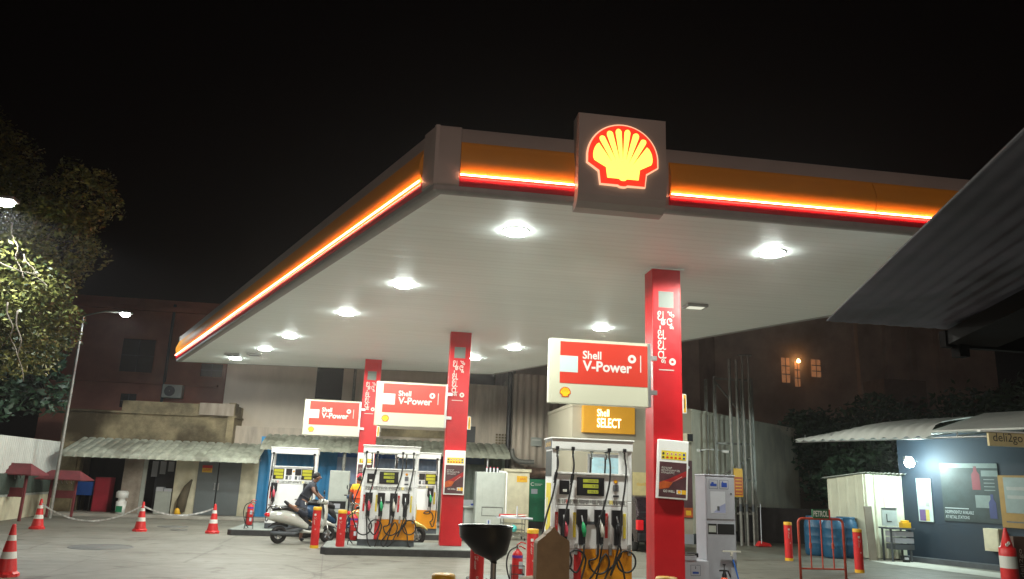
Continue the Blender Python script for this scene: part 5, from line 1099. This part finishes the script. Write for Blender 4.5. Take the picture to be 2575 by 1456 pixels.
# barrels
def barrel(x, y, r, h, label, ribs=True):
    t = thing('plastic_barrel', label, 'barrel', (x, y, 0), 0, 'blue plastic barrels'); g = MB()
    g.lathe([(.001, 0), (r*.9, 0), (r*.97, .05), (r, .2), (r, h*.3), (r*1.02, h*.32), (r, h*.34), (r, h*.5), (r*1.02, h*.52), (r, h*.54), (r, h*.72), (r*1.02, h*.74), (r, h*.76), (r*.95, h*.88), (r*.8, h*.95), (r*.78, h), (.001, h)], (0, 0, 0), BARR, n=32); g.build('drum', t)
    g = MB(); g.lathe([(r*.82, h-.03), (r*.84, h), (r*.80, h+.02), (.001, h+.02)], (0, 0, 0), BARR, n=32); g.build('lid', t); return t
p1 = G(2048, 1396); p2 = G(2085, 1400); p3 = G(2133, 1402)
barrel(p1.x+.1, p1.y, .32, 1.0, 'blue barrel farthest left behind the red barrier'); barrel(p2.x, p2.y-.3, .29, 1.0, 'middle blue barrel behind the red barrier'); barrel(p3.x, p3.y, .29, 1.02, 'blue barrel between the barrier and the right bollard')
# PETROL barrier
a, b, c, d = RC(2009, 1300, 2116, 1310, 14.8); t = thing('steel_barrier', 'red steel barrier with PETROL sign', 'barrier', ((a+b)/2, 14.8, 0)); w_ = (b-a)/2+.02; RB = mat('red_oxide', (.46, .06, .03), .5, var=.25, scale=12)
g = MB(); pts = [(-w_, 0, 0), (-w_, 0, 1.07)]+[(-w_+.09*(1-cos(q*pi/8)), 0, 1.07+.09*sin(q*pi/8)) for q in range(1, 5)]+[(w_-.09, 0, 1.16)]+[(w_-.09*(1-sin(q*pi/8)), 0, 1.07+.09*cos(q*pi/8)) for q in range(1, 5)]+[(w_, 0, 0)]
g.tube(pts, .024, RB, n=10); g.build('frame', t)
for k in range(3):
    x_ = -w_+(k+1)*w_/2; g = MB(); g.cyl((x_, 0, .22), (x_, 0, 1.15), .014, RB, n=8); g.build('rail', t)
g = MB(); g.cyl((-w_, 0, .22), (w_, 0, .22), .016, RB, n=8); g.build('lower_rail', t)
for x_ in (-w_/2, w_/2): g = MB(); g.cyl((x_, 0, .60), (x_, 0, .70), .026, RB, n=8); g.build('sleeve', t)
g = MB(); g.box(-.17, .17, -.03, .02, 1.17, 1.34, mat('sign_green', (.015, .10, .04), .5)); g.box(.17, .20, -.03, .02, 1.17, 1.34, REDP); g.text('PETROL', frame((-.16, -.03, 1.19)), .0, .01, .115, LET, w=.315, c=.004, bold=.02); g.build('sign', t)
# workbench clutter
wb = thing('tool_trolley', 'dark tool trolley with drawers beside the shed', 'tool trolley', (13.35, 19.2, 0))
x0 = D(2238, 1340, 19.1).x; x1 = D(2285, 1340, 19.1).x
wb.location = ((x0+x1)/2, 19.1, 0); w_ = (x1-x0)/2
g = MB(); g.box(-w_-.05, w_+.12, -.1, .4, .80, .84, GREYD); g.build('top', wb)
for k in range(3): g = MB(); g.box(-w_+.1, w_+.1, -.05, .35, .62-k*.16, .75-k*.16, GREYP if k < 2 else GREYD); g.build('drawer', wb, bevel=.006)
for s in (-1, 1):
    for q_ in (-.03, .33): g = MB(); g.box(s*w_, s*w_+.04, q_, q_+.04, 0, .8, GREYD); g.build('leg', wb)
q = MB(); q.box(x0-.15, x0+.27, 19.15, 19.19, .88, 1.33, mat('panel_white', (.45, .52, .50), .5)); f2 = frame((x0-.15, 19.15, .88)); q.fbox(f2, 0, .42, .42, .45, 0, .01, GREYD); q.fbox(f2, .12, .14, .1, .3, 0, .006, LETD); q.fbox(f2, .12, .26, .1, .12, 0, .006, LETD); tag(q.build('display_board'), 'white board standing on the dark tool trolley', 'board')
q = thing('toolbox', 'small yellow toolbox on the tool trolley', 'toolbox', (D(2283, 1312, 19.0).x, 19.05, .84)); g = MB(); g.box(-.12, .12, 0, .16, 0, .14, YEL); g.build('case', q, bevel=.01); g = MB(); g.box(-.09, .09, .02, .14, .14, .19, YEL); g.build('lid', q, bevel=.015)
p_ = G(2283, 1415); q = MB(); q.box(p_.x-.07, p_.x+.07, p_.y, p_.y+.1, 0, .07, BLACK); q.box(p_.x-.04, p_.x+.04, p_.y, p_.y+.06, .07, .12, PAPER); tag(q.build('floor_gadget'), 'little black and white gadget on the ground before the tool trolley', 'gadget')
p_ = G(2320, 1408); q = thing('planter_pot', 'amber pot on a dark stand by the deli wall', 'pot', (p_.x, p_.y, 0)); g = MB(); g.lathe([(.001, .38), (.05, .38), (.09, .5), (.09, .54)], (0, 0, 0), YEL, n=12); g.build('pot', q); g = MB(); g.cyl((0, 0, 0), (0, 0, .38), .03, BLACK); g.build('stand', q)

# ================================================================= NEAR PORCH ROOF (top right)
pr_ = thing('porch_roof', 'dark corrugated porch roof overhanging at the top right', 'roof', (3.85, 6.39, 3.2))
c_ = Vector((3.85, 6.39, 3.2)); e_ = (Vector((2.54, 2.64, 3.2))-c_).normalized(); n_ = 276; vs = []
far = Vector((9.85, 6.30, 3.2))
for i in range(n_+1):
    q = c_+(far-c_)*i/n_; s_ = .003*sin(i/n_*6/.13*2*pi)
    vs += [q+Vector((0, 0, s_)), q+e_*9+Vector((0, 0, s_)), q+Vector((0, 0, s_+.012)), q+e_*9+Vector((0, 0, s_+.012))]
g = MB(); g.add(vs, [(4*i, 4*i+1, 4*i+5, 4*i+4) for i in range(n_)]+[(4*i+2, 4*i+6, 4*i+7, 4*i+3) for i in range(n_)]+[(0, 2, 3, 1)]+[(4*i, 4*i+4, 4*i+6, 4*i+2) for i in range(n_)], ROOFU, True); g.build('sheet', pr_, world=True)
g = MB()
for k, off in enumerate((1.15, 3.2)):
    q0 = c_+(far-c_).normalized()*off; nn = Vector((1, 0, 0))
    g.add([q0+Vector((0, .0, -.03)), q0+e_*9+Vector((0, 0, -.03)), q0+nn*.5+Vector((0, 0, -.03)), q0+nn*.5+e_*9+Vector((0, 0, -.03)), q0+Vector((0, .0, -.16)), q0+e_*9+Vector((0, 0, -.16)), q0+nn*.5+Vector((0, 0, -.16)), q0+nn*.5+e_*9+Vector((0, 0, -.16))], [(0, 1, 5, 4), (2, 6, 7, 3), (4, 5, 7, 6), (0, 4, 6, 2), (0, 2, 3, 1)], ROOFB)
g.build('beam', pr_, world=True)
g = MB(); g.box(4.95, 9.8, 6.28, 6.36, 3.02, 3.17, ROOFB); g.box(5.05, 5.15, 6.24, 6.35, 2.93, 3.1, ROOFB); g.build('edge_beam', pr_, world=True)
for i, x_ in enumerate((9.0,)): g = MB(); g.box(x_, x_+.1, 6.2, 6.3, 0, 3.1, ROOFB); g.build('post', pr_, world=True)

# ================================================================= TREES
def blob_leaves(mb, blobs, n, size, mt, seed=1, hollow=.55):
    R = random.Random(seed); tot = sum(b[3]**2 for b in blobs); vs = []; fs = []
    for (x, y, z, r) in blobs:
        for _ in range(int(n*r*r/tot)):
            d = Vector((R.gauss(0, 1), R.gauss(0, 1), R.gauss(0, 1))).normalized(); rr = r*(hollow+(1-hollow)*R.random()**.6)*(1+.18*sin(d.x*5+x)*cos(d.z*6+y))
            c = Vector((x, y, z))+d*rr; c.z -= .1*r*R.random()
            a = Vector((R.gauss(0, 1), R.gauss(0, 1), R.gauss(0, .6))).normalized(); b = a.orthogonal().normalized(); b = Matrix.Rotation(R.random()*6.28, 3, a) @ b
            s = size*(.6+.8*R.random()); k = len(vs)
            vs += [c-a*s, c+b*s*.45, c+a*s, c-b*s*.45]; fs.append((k, k+1, k+2, k+3))
    mb.add(vs, fs, mt)
def limb(mb, p0, p1, r0, r1, mt, w=.25, seed=0):
    R = random.Random(seed); p0, p1 = Vector(p0), Vector(p1); pts = [p0]
    for k in range(1, 5): pts.append(p0+(p1-p0)*k/5+Vector((R.uniform(-w, w), R.uniform(-w, w), R.uniform(-w, w)*.5)))
    pts.append(p1); mb.tube(cat_rom(pts, 3), r0, mt, n=8, rad=[r0+(r1-r0)*i/15 for i in range(16)])
def tree(name, label, base, blobs, n, size, leaf, trunk_r=.2, bark=BARK, seed=1, limbs=None, hollow=.5, group=None):
    t = thing(name, label, 'tree', base, 0, group); o = Vector(base)
    g = MB(); top = Vector(blobs[0][:3]); limb(g, (0, 0, 0), (top-o)*.75, trunk_r, trunk_r*.5, bark, .15, seed)
    for i, b in enumerate(blobs): limb(g, (top-o)*.5*(.7+.3*(i % 2)), Vector(b[:3])-o, trunk_r*.4, .02, bark, .3, seed+i)
    for a, b in (limbs or []): limb(g, Vector(a)-o, Vector(b)-o, .018, .006, PALEB, .10, seed)
    g.build('trunk', t)
    g = MB(); blob_leaves(g, [(b[0]-o.x, b[1]-o.y, b[2]-o.z, b[3]) for b in blobs], n, size, leaf, seed, hollow); g.build('crown', t)
R_ = random.Random(5)
bl = [(-10.2, 18.6, 6.3, 1.9), (-8.8, 18.3, 5.6, 1.3), (-8.3, 18.9, 6.7, 1.2), (-9.8, 17.8, 4.9, 1.3), (-8.6, 19.2, 4.7, 1.1), (-9.9, 19.4, 7.9, 1.3), (-10.8, 17.0, 6.2, 1.4), (-11, 19.8, 8.9, 1.6), (-7.9, 19.4, 8.1, .9), (-8.0, 18.6, 5.0, .8)]
tree('leafy_tree', 'big leafy tree at the left edge lit by a hidden lamp', (-11.6, 18.6, 0), bl, 46000, .058, LEAF, .25, seed=3,
     limbs=[(D(30, 560, 17.2), D(60, 700, 17.3)), (D(60, 640, 17.3), D(120, 720, 17.4)), (D(20, 760, 17.2), D(45, 900, 17.4)), (D(0, 660, 17.2), D(100, 690, 17.3)), (D(45, 780, 17.3), D(60, 960, 17.5))])
bl = [(-15.5, 27, 6.0, 2.0), (-13.8, 28, 5.2, 1.5), (-13.2, 27.5, 3.9, 1.2), (-12.2, 28.5, 5.6, 1.0), (-14.6, 26.5, 3.8, 1.4), (-12.0, 29, 4.2, .9)]
tree('shrubby_tree', 'dark tree behind the white boundary sheets and the lamp pole', (-13.8, 28, 0), bl, 9000, .12, LEAFD, .2, seed=8)
for i, (x_, y_, h_, r_, lb) in enumerate(((17.4, 29.2, 3.0, 2.0, 'dark bushy tree just right of the shop side wall'), (18.6, 27, 3.1, 2.1, 'dark tree above the left end of the deli awning'), (20.6, 26, 3.4, 2.4, 'dark tree behind the middle of the deli awning'), (23.3, 24, 3.9, 2.6, 'dark tree at the right edge behind the deli roof'), (16.2, 24.6, 1.9, 1.5, 'low dark shrub behind the corrugated shed'))):
    R = random.Random(i+20); bl = [(x_, y_, h_, r_)]+[(x_+R.uniform(-1.2, 1.2)*r_*.7, y_+R.uniform(-.6, .6), h_+R.uniform(-.9, .5)*r_, r_*R.uniform(.4, .7)) for _ in range(5)]
    tree('dark_tree', lb, (x_, y_+.3, 0), bl, 6500, .12, LEAFD, .16, seed=30+i, group='dark trees behind the deli')

# ================================================================= SCOOTERS
def wheel(t, x, r, alloy=False):
    g = MB(); g.lathe([(r-.055+.055*cos(a), .05*sin(a)) for a in [2*pi*k/12 for k in range(13)]], (x, 0, r), RUBB, n=36, axis='y'); o = g.build('wheel', t)
    g = MB(); g.lathe([(r*.60, -.03), (r*.66, -.035), (r*.66, .035), (r*.60, .03)], (x, 0, r), ALUM if alloy else GREYP, n=30, axis='y'); g.lathe([(.001, -.05), (.045, -.05), (.05, -.04), (.05, .04), (.045, .05), (.001, .05)], (x, 0, r), ALUM, n=16, axis='y')
    for k in range(5):
        a = 2*pi*k/5+.3; c, s = cos(a), sin(a); g.tube([(x+.04*c, 0, r+.04*s), (x+r*.63*c, 0, r+r*.63*s)], .018, ALUM if alloy else GREYP, n=6)
    g.build('rim', o)
def scooter(loc, rz, body, label, alloy=False, s=1.0):
    t = thing('motor_scooter', label, 'scooter', loc, rz, None); t.scale = (s, s, s)
    wheel(t, 0, .215, alloy); wheel(t, 1.30, .215, alloy)
    g = MB()
    g.loft([((-.36, 0, .66), .03, .03), ((-.30, 0, .66), .10, .08), ((-.15, 0, .67), .165, .14), ((.05, 0, .66), .19, .175), ((.25, 0, .62), .185, .18), ((.42, 0, .56), .16, .155), ((.58, 0, .48), .13, .12), ((.72, 0, .42), .12, .07)], body, n=22, e=2.3); g.build('side_body', t)
    g = MB(); g.loft([((-.20, 0, .82), .07, .03), ((-.08, 0, .86), .13, .05), ((.15, 0, .87), .15, .06), ((.40, 0, .83), .14, .075), ((.58, 0, .80), .12, .08), ((.68, 0, .76), .08, .05)], BLACK, n=18, e=2.6); g.build('seat', t)
    g = MB(); g.loft([((.50, 0, .70), .10, .08), ((.62, 0, .60), .11, .16), ((.70, 0, .52), .10, .14), ((.75, 0, .44), .09, .08)], BLACK, n=14); g.build('seat_base', t)
    g = MB(); g.loft([((.60, 0, .30), .16, .05), ((.75, 0, .28), .18, .035), ((1.0, 0, .28), .18, .035), ((1.12, 0, .31), .17, .06)], body, n=14, e=4); g.build('floorboard', t)
    g = MB()   # leg shield : curved plate
    P = [(1.02, .30, .17), (1.09, .45, .20), (1.13, .62, .21), (1.14, .80, .18), (1.12, .96, .12)]
    vs = []; m_ = 9
    for x_, z_, hw in P:
        for k in range(m_):
            q = -1+2*k/(m_-1); vs.append((x_+.07-.11*q*q, hw*q, z_))
    for x_, z_, hw in P:
        for k in range(m_):
            q = -1+2*k/(m_-1); vs.append((x_+.07+.05-.14*q*q, hw*q*1.02, z_))
    L = len(P)
    def gr(o): return [(o+i*m_+j, o+i*m_+j+1, o+(i+1)*m_+j+1, o+(i+1)*m_+j) for i in range(L-1) for j in range(m_-1)]
    g.add(vs, gr(0), GREYL, True); g.add(vs, gr(L*m_), body, True)
    for j in (0, m_-1): g.add(vs, [(i*m_+j, (i+1)*m_+j, L*m_+(i+1)*m_+j, L*m_+i*m_+j) for i in range(L-1)], body)
    g.add(vs, [tuple([(L-1)*m_+k for k in range(m_)]+[2*L*m_-1-k for k in range(m_)])], body)
    g.build('front_apron', t)
    g = MB(); g.loft([((1.05, 0, .50), .06, .10), ((1.18, 0, .50), .085, .09), ((1.32, 0, .475), .085, .05), ((1.45, 0, .43), .07, .035), ((1.54, 0, .36), .05, .02)], body, n=14); g.build('front_fender', t)
    g = MB(); g.loft([((-.28, 0, .40), .05, .02), ((-.2, 0, .46), .06, .03), ((0, 0, .50), .07, .05), ((.2, 0, .44), .08, .05)], BLACK, n=10); g.build('rear_fender', t)
    g = MB(); g.tube([(1.30, .075, .215), (1.24, .075, .45)], .018, ALUM); g.tube([(1.30, -.075, .215), (1.24, -.075, .45)], .018, ALUM); g.tube([(1.24, 0, .42), (1.12, 0, .98)], .03, BLACK); g.build('fork', t)
    g = MB(); g.loft([((.98, 0, 1.02), .08, .04), ((1.05, 0, 1.04), .16, .065), ((1.13, 0, 1.03), .15, .075), ((1.20, 0, 1.01), .09, .05), ((1.23, 0, 1.0), .05, .03)], body, n=16); g.build('handlebar_cover', t)
    g = MB(); g.lathe([(.001, .05), (.06, .045), (.075, .0)], (1.19, 0, 1.01), PAPER, n=16, axis='x'); g.build('headlamp', t)
    for s_ in (-1, 1):
        g = MB(); g.tube([(1.06, s_*.10, 1.03), (1.02, s_*.22, 1.06), (.98, s_*.34, 1.06)], .016, BLACK); g.build('grip', t)
        g = MB(); g.tube([(1.05, s_*.16, 1.06), (1.04, s_*.22, 1.20), (1.02, s_*.24, 1.24)], .007, BLACK, n=6); g.lathe([(.001, .015), (.05, .01), (.055, 0), (.001, -.012)], (1.01, s_*.25, 1.27), BLACK, n=14, axis='x'); g.build('mirror', t)
    g = MB(); g.tube(cat_rom([(-.02, .14, .84), (-.18, .14, .92), (-.30, .10, .93), (-.33, 0, .93), (-.30, -.10, .93), (-.18, -.14, .92), (-.02, -.14, .84)]), .014, CHROM); g.build('grab_rail', t)
    g = MB(); g.loft([((-.39, 0, .70), .07, .03), ((-.36, 0, .70), .09, .05), ((-.31, 0, .69), .10, .06)], TAIL, n=12); g.build('tail_lamp', t)
    g = MB(); g.tube([(-.25, -.15, .27), (.05, -.15, .25), (.35, -.13, .24), (.5, -.08, .28)], .05, GREYD, n=12, rad=[.045, .055, .04, .02]); g.build('exhaust', t)
    g = MB(); g.loft([((-.05, .04, .24), .07, .08), ((.2, .04, .27), .09, .10), ((.45, 0, .33), .09, .08), ((.62, 0, .36), .06, .05)], GREYD, n=12); g.build('engine', t)
    return t
scooter((-2.50, 20.15, 0), radians(27), SCW, 'silver white scooter with a man climbing on', s=.96)
scooter((-.52, 20.55, 0), radians(3), SCY, 'pale yellow scooter mostly hidden behind the second pump', alloy=True, s=1.05)
scooter((-2.05, 22.0, 0), radians(14), SCB, 'dark blue scooter behind the silver white one', s=1.05)

# ================================================================= PEOPLE
def skin_mesh(pts, edges, rad, sub=2):
    me = bpy.data.meshes.new('s'); me.from_pydata([tuple(p) for p in pts], edges, []); o = bpy.data.objects.new('s', me); COL.objects.link(o)
    m = o.modifiers.new('k', 'SKIN'); m.use_smooth_shade = True
    for i, r in enumerate(rad): me.skin_vertices[0].data[i].radius = (r, r)
    me.skin_vertices[0].data[0].use_root = True
    s = o.modifiers.new('u', 'SUBSURF'); s.levels = sub; s.render_levels = sub
    dg = bpy.context.evaluated_depsgraph_get(); r = bpy.data.meshes.new_from_object(o.evaluated_get(dg))
    vs = [v.co.copy() for v in r.vertices]; fs = [tuple(p.vertices) for p in r.polygons]
    bpy.data.objects.remove(o); bpy.data.meshes.remove(me); bpy.data.meshes.remove(r); return vs, fs
def chain(*segs):
    pts = []; ed = []; rad = []; idx = {}
    def add(name, p, r):
        if name not in idx: idx[name] = len(pts); pts.append(Vector(p)); rad.append(r)
        return idx[name]
    for seg in segs:
        prev = None
        for name, p, r in seg:
            i = add(name, p, r)
            if prev is not None and prev != i: ed.append((prev, i))
            prev = i
    return pts, ed, rad
def person(label, J, face, cols, cap=None, stripe=False, hairc=HAIR):
    base = Vector((J['pelvis'][0], J['pelvis'][1], min(J['footL'][2], J['footR'][2])-.03)); t = thing('person', label, 'person', base); V = {k: Vector(v)-base for k, v in J.items()}
    f = Vector(face).normalized(); up = (V['head']-V['neck']).normalized(); side = f.cross(up).normalized(); hd = V['head']
    segs = [[('pelvis', V['pelvis'], .115), ('waist', V['pelvis'].lerp(V['chest'], .45), .105), ('chest', V['chest'], .125), ('neck', V['neck'], .05), ('jaw', hd-up*.045+f*.02, .078), ('head', hd+up*.02, .105), ('crown', hd+up*.075-f*.01, .078)]]
    for s in 'LR':
        segs.append([('chest', V['chest'], .125), ('sh'+s, V['sh'+s], .062), ('el'+s, V['el'+s], .040), ('wr'+s, V['wr'+s], .027), ('pa'+s, V['wr'+s]+(V['wr'+s]-V['el'+s]).normalized()*.07, .032)])
        segs.append([('pelvis', V['pelvis'], .115), ('hip'+s, V['hip'+s], .088), ('kn'+s, V['kn'+s], .058), ('an'+s, V['an'+s], .038), ('foot'+s, V['foot'+s], .034)])
    g = MB(); vs, fs = skin_mesh(*chain(*segs)); g.add(vs, fs, SKIN, True)
    for s in 'LR':       # fingers and face
        d = (V['wr'+s]-V['el'+s]).normalized(); a = d.orthogonal().normalized(); b = d.cross(a); pa = V['wr'+s]+d*.07
        for k in range(5):
            off = a*(-.024+.012*k) if k < 4 else a*.03-d*.03; L = (.060, .072, .066, .05, .045)[k]; dd = d if k < 4 else (d+a*1.1).normalized()
            q = [pa+off*.8, pa+off+dd*L*.55, pa+off+dd*L*.85+b*.018, pa+off+dd*L+b*.035]
            g.tube(q, .0085, SKIN, n=6, rad=[.010, .0095, .0085, .006])
    g.tube([hd+f*.09+up*.02, hd+f*.118-up*.005, hd+f*.10-up*.02], .012, SKIN, n=6, rad=[.008, .014, .010])
    for q in (-1, 1): g.tube([hd+side*q*.09+up*.02, hd+side*q*.102-f*.01+up*.0, hd+side*q*.09-up*.03], .012, SKIN, n=6, rad=[.010, .014, .007])
    g.build('body', t)
    g = MB()
    for q in (-1, 1):
        for c, r_, m_ in ((hd+f*.088+side*q*.032+up*.02, .010, PAPER), (hd+f*.095+side*q*.032+up*.02, .006, BLACK)): g.lathe([(.001, -r_), (r_*.8, -r_*.6), (r_, 0), (r_*.8, r_*.6), (.001, r_)], c, m_, n=8)
    g.tube([hd+f*.084-side*.022-up*.045, hd+f*.092-up*.046, hd+f*.084+side*.022-up*.045], .005, mat('lips', (.20, .06, .05), .5), n=6); g.build('face', t)
    g = MB(); vs, fs = skin_mesh(*chain([('a', hd+up*.10+f*.03, .050), ('b', hd+up*.065-f*.025, .108), ('c', hd+up*.0-f*.05, .086), ('d', hd-up*.05-f*.045, .06)])); g.add(vs, fs, hairc, True); g.build('hair', t)
    tee, leg = cols[0], cols[1]
    sp_ = (V['chest']-V['pelvis']).normalized(); segs = [[('pelvis', V['pelvis']+sp_*.02, .140), ('waist', V['pelvis'].lerp(V['chest'], .45), .130), ('chest', V['chest'], .150), ('nk', V['neck']-sp_*.02, .085), ('nk2', V['neck']+sp_*.03, .062)], [('pelvis', V['pelvis']+sp_*.02, .140), ('hem', V['pelvis']-sp_*.13, .135)]]
    for s in 'LR': segs.append([('chest', V['chest'], .140), ('sh'+s, V['sh'+s], .080), ('ua'+s, V['sh'+s].lerp(V['el'+s], .62), .062)])
    g = MB(); vs, fs = skin_mesh(*chain(*segs)); g.add(vs, fs, tee, True)
    if len(cols) > 2:
        for i, fc in enumerate(g.f):
            if sum(g.v[k].z for k in fc)/len(fc) > V['chest'].z+.02 and g.v[fc[0]].xy.length < 9: g.mi[i] = g.m(cols[2])
    g.build('shirt', t)
    fr_ = 0.9 if not stripe else .85
    segs = [[('pelvis', V['pelvis'], .130), ('wst', V['pelvis'].lerp(V['chest'], .35), .118)]]
    for s in 'LR': segs.append([('pelvis', V['pelvis'], .130), ('hip'+s, V['hip'+s], .122), ('th'+s, V['hip'+s].lerp(V['kn'+s], .5), .100), ('kn'+s, V['kn'+s], .080)]+([('an'+s, V['kn'+s].lerp(V['an'+s], .55 if stripe else .95), .062)]))
    g = MB(); vs, fs = skin_mesh(*chain(*segs)); g.add(vs, fs, leg, True); g.build('trousers', t)
    for s in 'LR':
        g = MB(); d = V['foot'+s]-V['an'+s]; vs, fs = skin_mesh(*chain([('a', V['an'+s]+d*.1-Vector((0, 0, .01)), .045), ('b', V['foot'+s]*.6+V['an'+s]*.4, .043), ('c', V['foot'+s]+d*.25, .032)]))
        g.add(vs, fs, cols[3] if len(cols) > 3 else BLACK, True); g.build('shoe', t)
    if stripe:
        g = MB(); h = V['hipL']; g.tube([h+Vector((.06, -.075, .10)), h+Vector((.075, -.09, .0)), h.lerp(V['knL'], .5)+Vector((.05, -.07, 0))], .012, LET, n=6); g.build('trouser_stripe', t)
    if cap:
        g = MB(); q = hd+up*.05; N_ = 18; vs = []; ring = [(.112, -.01), (.112, .035), (.092, .078), (.055, .098), (.001, .104)]
        for r_, h_ in ring:
            for k in range(N_): a = 2*pi*k/N_; vs.append(q+(f*cos(a)+side*sin(a))*r_*1.06+up*h_)
        g.add(vs, [(i*N_+k, i*N_+(k+1) % N_, (i+1)*N_+(k+1) % N_, (i+1)*N_+k) for i in range(len(ring)-1) for k in range(N_)], cap, True); g.build('cap', t)
        g = MB(); vs = [q+side*.08+f*.07, q-side*.08+f*.07, q-side*.06+f*.18-up*.01, q+side*.06+f*.18-up*.01]; vs += [v-up*.008 for v in vs]; g.add(vs, [(0, 1, 2, 3), (7, 6, 5, 4), (0, 3, 7, 4), (1, 5, 6, 2), (2, 6, 7, 3)], cap); g.build('cap_peak', t)
    return t
def Z(zx, zy, Y): return tuple(D((1000+zx/2.912)/1.5907, (1750+zy/2.912)/1.5907, Y))
person('man in dark clothes climbing onto the silver white scooter', dict(
    pelvis=Z(600, 755, 20.7), chest=Z(690, 610, 20.72), neck=Z(748, 522, 20.75), head=Z(782, 465, 20.75),
    shL=Z(722, 560, 20.55), elL=Z(752, 640, 20.42), wrL=Z(798, 690, 20.50), shR=Z(738, 560, 20.92), elR=Z(785, 650, 21.1), wrR=Z(835, 695, 21.02),
    hipL=Z(615, 800, 20.58), knL=Z(645, 905, 20.3), anL=Z(465, 790, 20.1), footL=Z(412, 748, 20.08),
    hipR=Z(615, 800, 20.85), knR=Z(625, 990, 21.0), anR=Z(582, 1185, 21.0), footR=(Z(620, 1200, 21.0)[0], 20.95, .05)), (1, .25, -.1), (TEE, SHORTS), stripe=True)
def standing(x, y, h, face_ang, label, cols, cap=None):
    k = h/1.72; f = Vector((cos(face_ang), sin(face_ang), 0)); s = Vector((f.y, -f.x, 0)); o = Vector((x, y, 0))
    J = dict(pelvis=o+Vector((0, 0, .95*k)), chest=o+Vector((0, 0, 1.30*k)), neck=o+Vector((0, 0, 1.49*k)), head=o+f*.03+Vector((0, 0, 1.60*k)))
    for n_, q in (('L', -1), ('R', 1)):
        J['sh'+n_] = o+s*q*.17+Vector((0, 0, 1.40*k)); J['el'+n_] = o+s*q*.24-f*.02+Vector((0, 0, 1.12*k)); J['wr'+n_] = o+s*q*.22+f*.14+Vector((0, 0, .92*k))
        J['hip'+n_] = o+s*q*.09+Vector((0, 0, .88*k)); J['kn'+n_] = o+s*q*.10+f*.02+Vector((0, 0, .48*k)); J['an'+n_] = o+s*q*.11+Vector((0, 0, .10)); J['foot'+n_] = o+s*q*.12+f*.12+Vector((0, 0, .05))
    return person(label, {a: tuple(b) for a, b in J.items()}, tuple(f), cols, cap)
p_ = G(893, 1362); standing(p_.x, p_.y+.3, 1.68, radians(75), 'attendant in orange and yellow shirt and red cap beside the pump', (ORSH, GTR, YSH), cap=mat('cap_red', (.62, .02, .04), .7))
p_ = G(872, 1358); standing(D(867, 1260, 24.25).x, 24.25, 1.62, radians(95), 'person in black half hidden behind the grey cabinet', (TEE, SHORTS))

# ================================================================= PARTLY HIDDEN CAR
cr = thing('parked_car', 'dark car with red tail lamp, mostly hidden behind the nearest pillar', 'car', (8.15, 20.9, 0))
a = D(1602, 1300, 20.0).x; b = D(1712, 1300, 20.0).x; cr.location = ((a+b)/2, 20.0, 0); w_ = (b-a)/2; CARP = mat('car_paint_dark', (.03, .02, .024), .25, .3, var=.1)
g = MB(); prof = [(0, .25), (-.02, .55), (.02, .85), (.10, .95), (.28, 1.30), (.45, 1.38), (1.5, 1.40), (2.1, 1.0), (2.9, .85), (3.0, .4), (2.9, .25)]
n_ = len(prof); vs = [(sx*w_*(1 if z_ < .9 else .86), y_, z_) for sx in (-1, 1) for y_, z_ in prof]
g.add(vs, [(k, (k+1) % n_, n_+(k+1) % n_, n_+k) for k in range(n_)], CARP, True); g.add(vs, [tuple(range(n_-1, -1, -1)), tuple(range(n_, 2*n_))], CARP); g.build('body', cr, bevel=.03)
g = MB(); g.add([(-w_*.78, .115, .98), (w_*.78, .115, .98), (w_*.72, .268, 1.27), (-w_*.72, .268, 1.27)], [(0, 1, 2, 3)], GLASSD); g.build('rear_window', cr)
for s in (-1, 1):
    g = MB(); x0, x1 = sorted((s*w_*1.005, s*w_*.72)); g.box(x0, x1, -.045, .12, .55, .80, TAIL); g.build('tail_lamp', cr, bevel=.02)
    for yy in (.5, 2.4): g = MB(); g.lathe([(.001, -.08), (.2, -.08), (.28, -.05), (.28, .05), (.2, .08), (.001, .08)], (s*(w_-.08), yy, .28), RUBB, n=24, axis='x'); g.build('wheel', cr)
g = MB(); g.box(-w_*.98, w_*.98, -.08, .1, .28, .48, BLACK); g.build('bumper', cr, bevel=.03)

# ================================================================= NIGHT HAZE
hz = bpy.data.materials.new('night_haze'); hz.use_nodes = True; nt = hz.node_tree; nt.nodes.remove(nt.nodes['Principled BSDF'])
pv = nt.nodes.new('ShaderNodeVolumePrincipled'); pv.inputs['Color'].default_value = (1, .93, .90, 1); pv.inputs['Density'].default_value = HAZE; pv.inputs['Anisotropy'].default_value = .75
nt.links.new(pv.outputs[0], nt.nodes['Material Output'].inputs['Volume'])
g = MB(); g.box(-48, 52, -30, 62, -1, 18, hz); tag(g.build('haze'), kind='stuff')
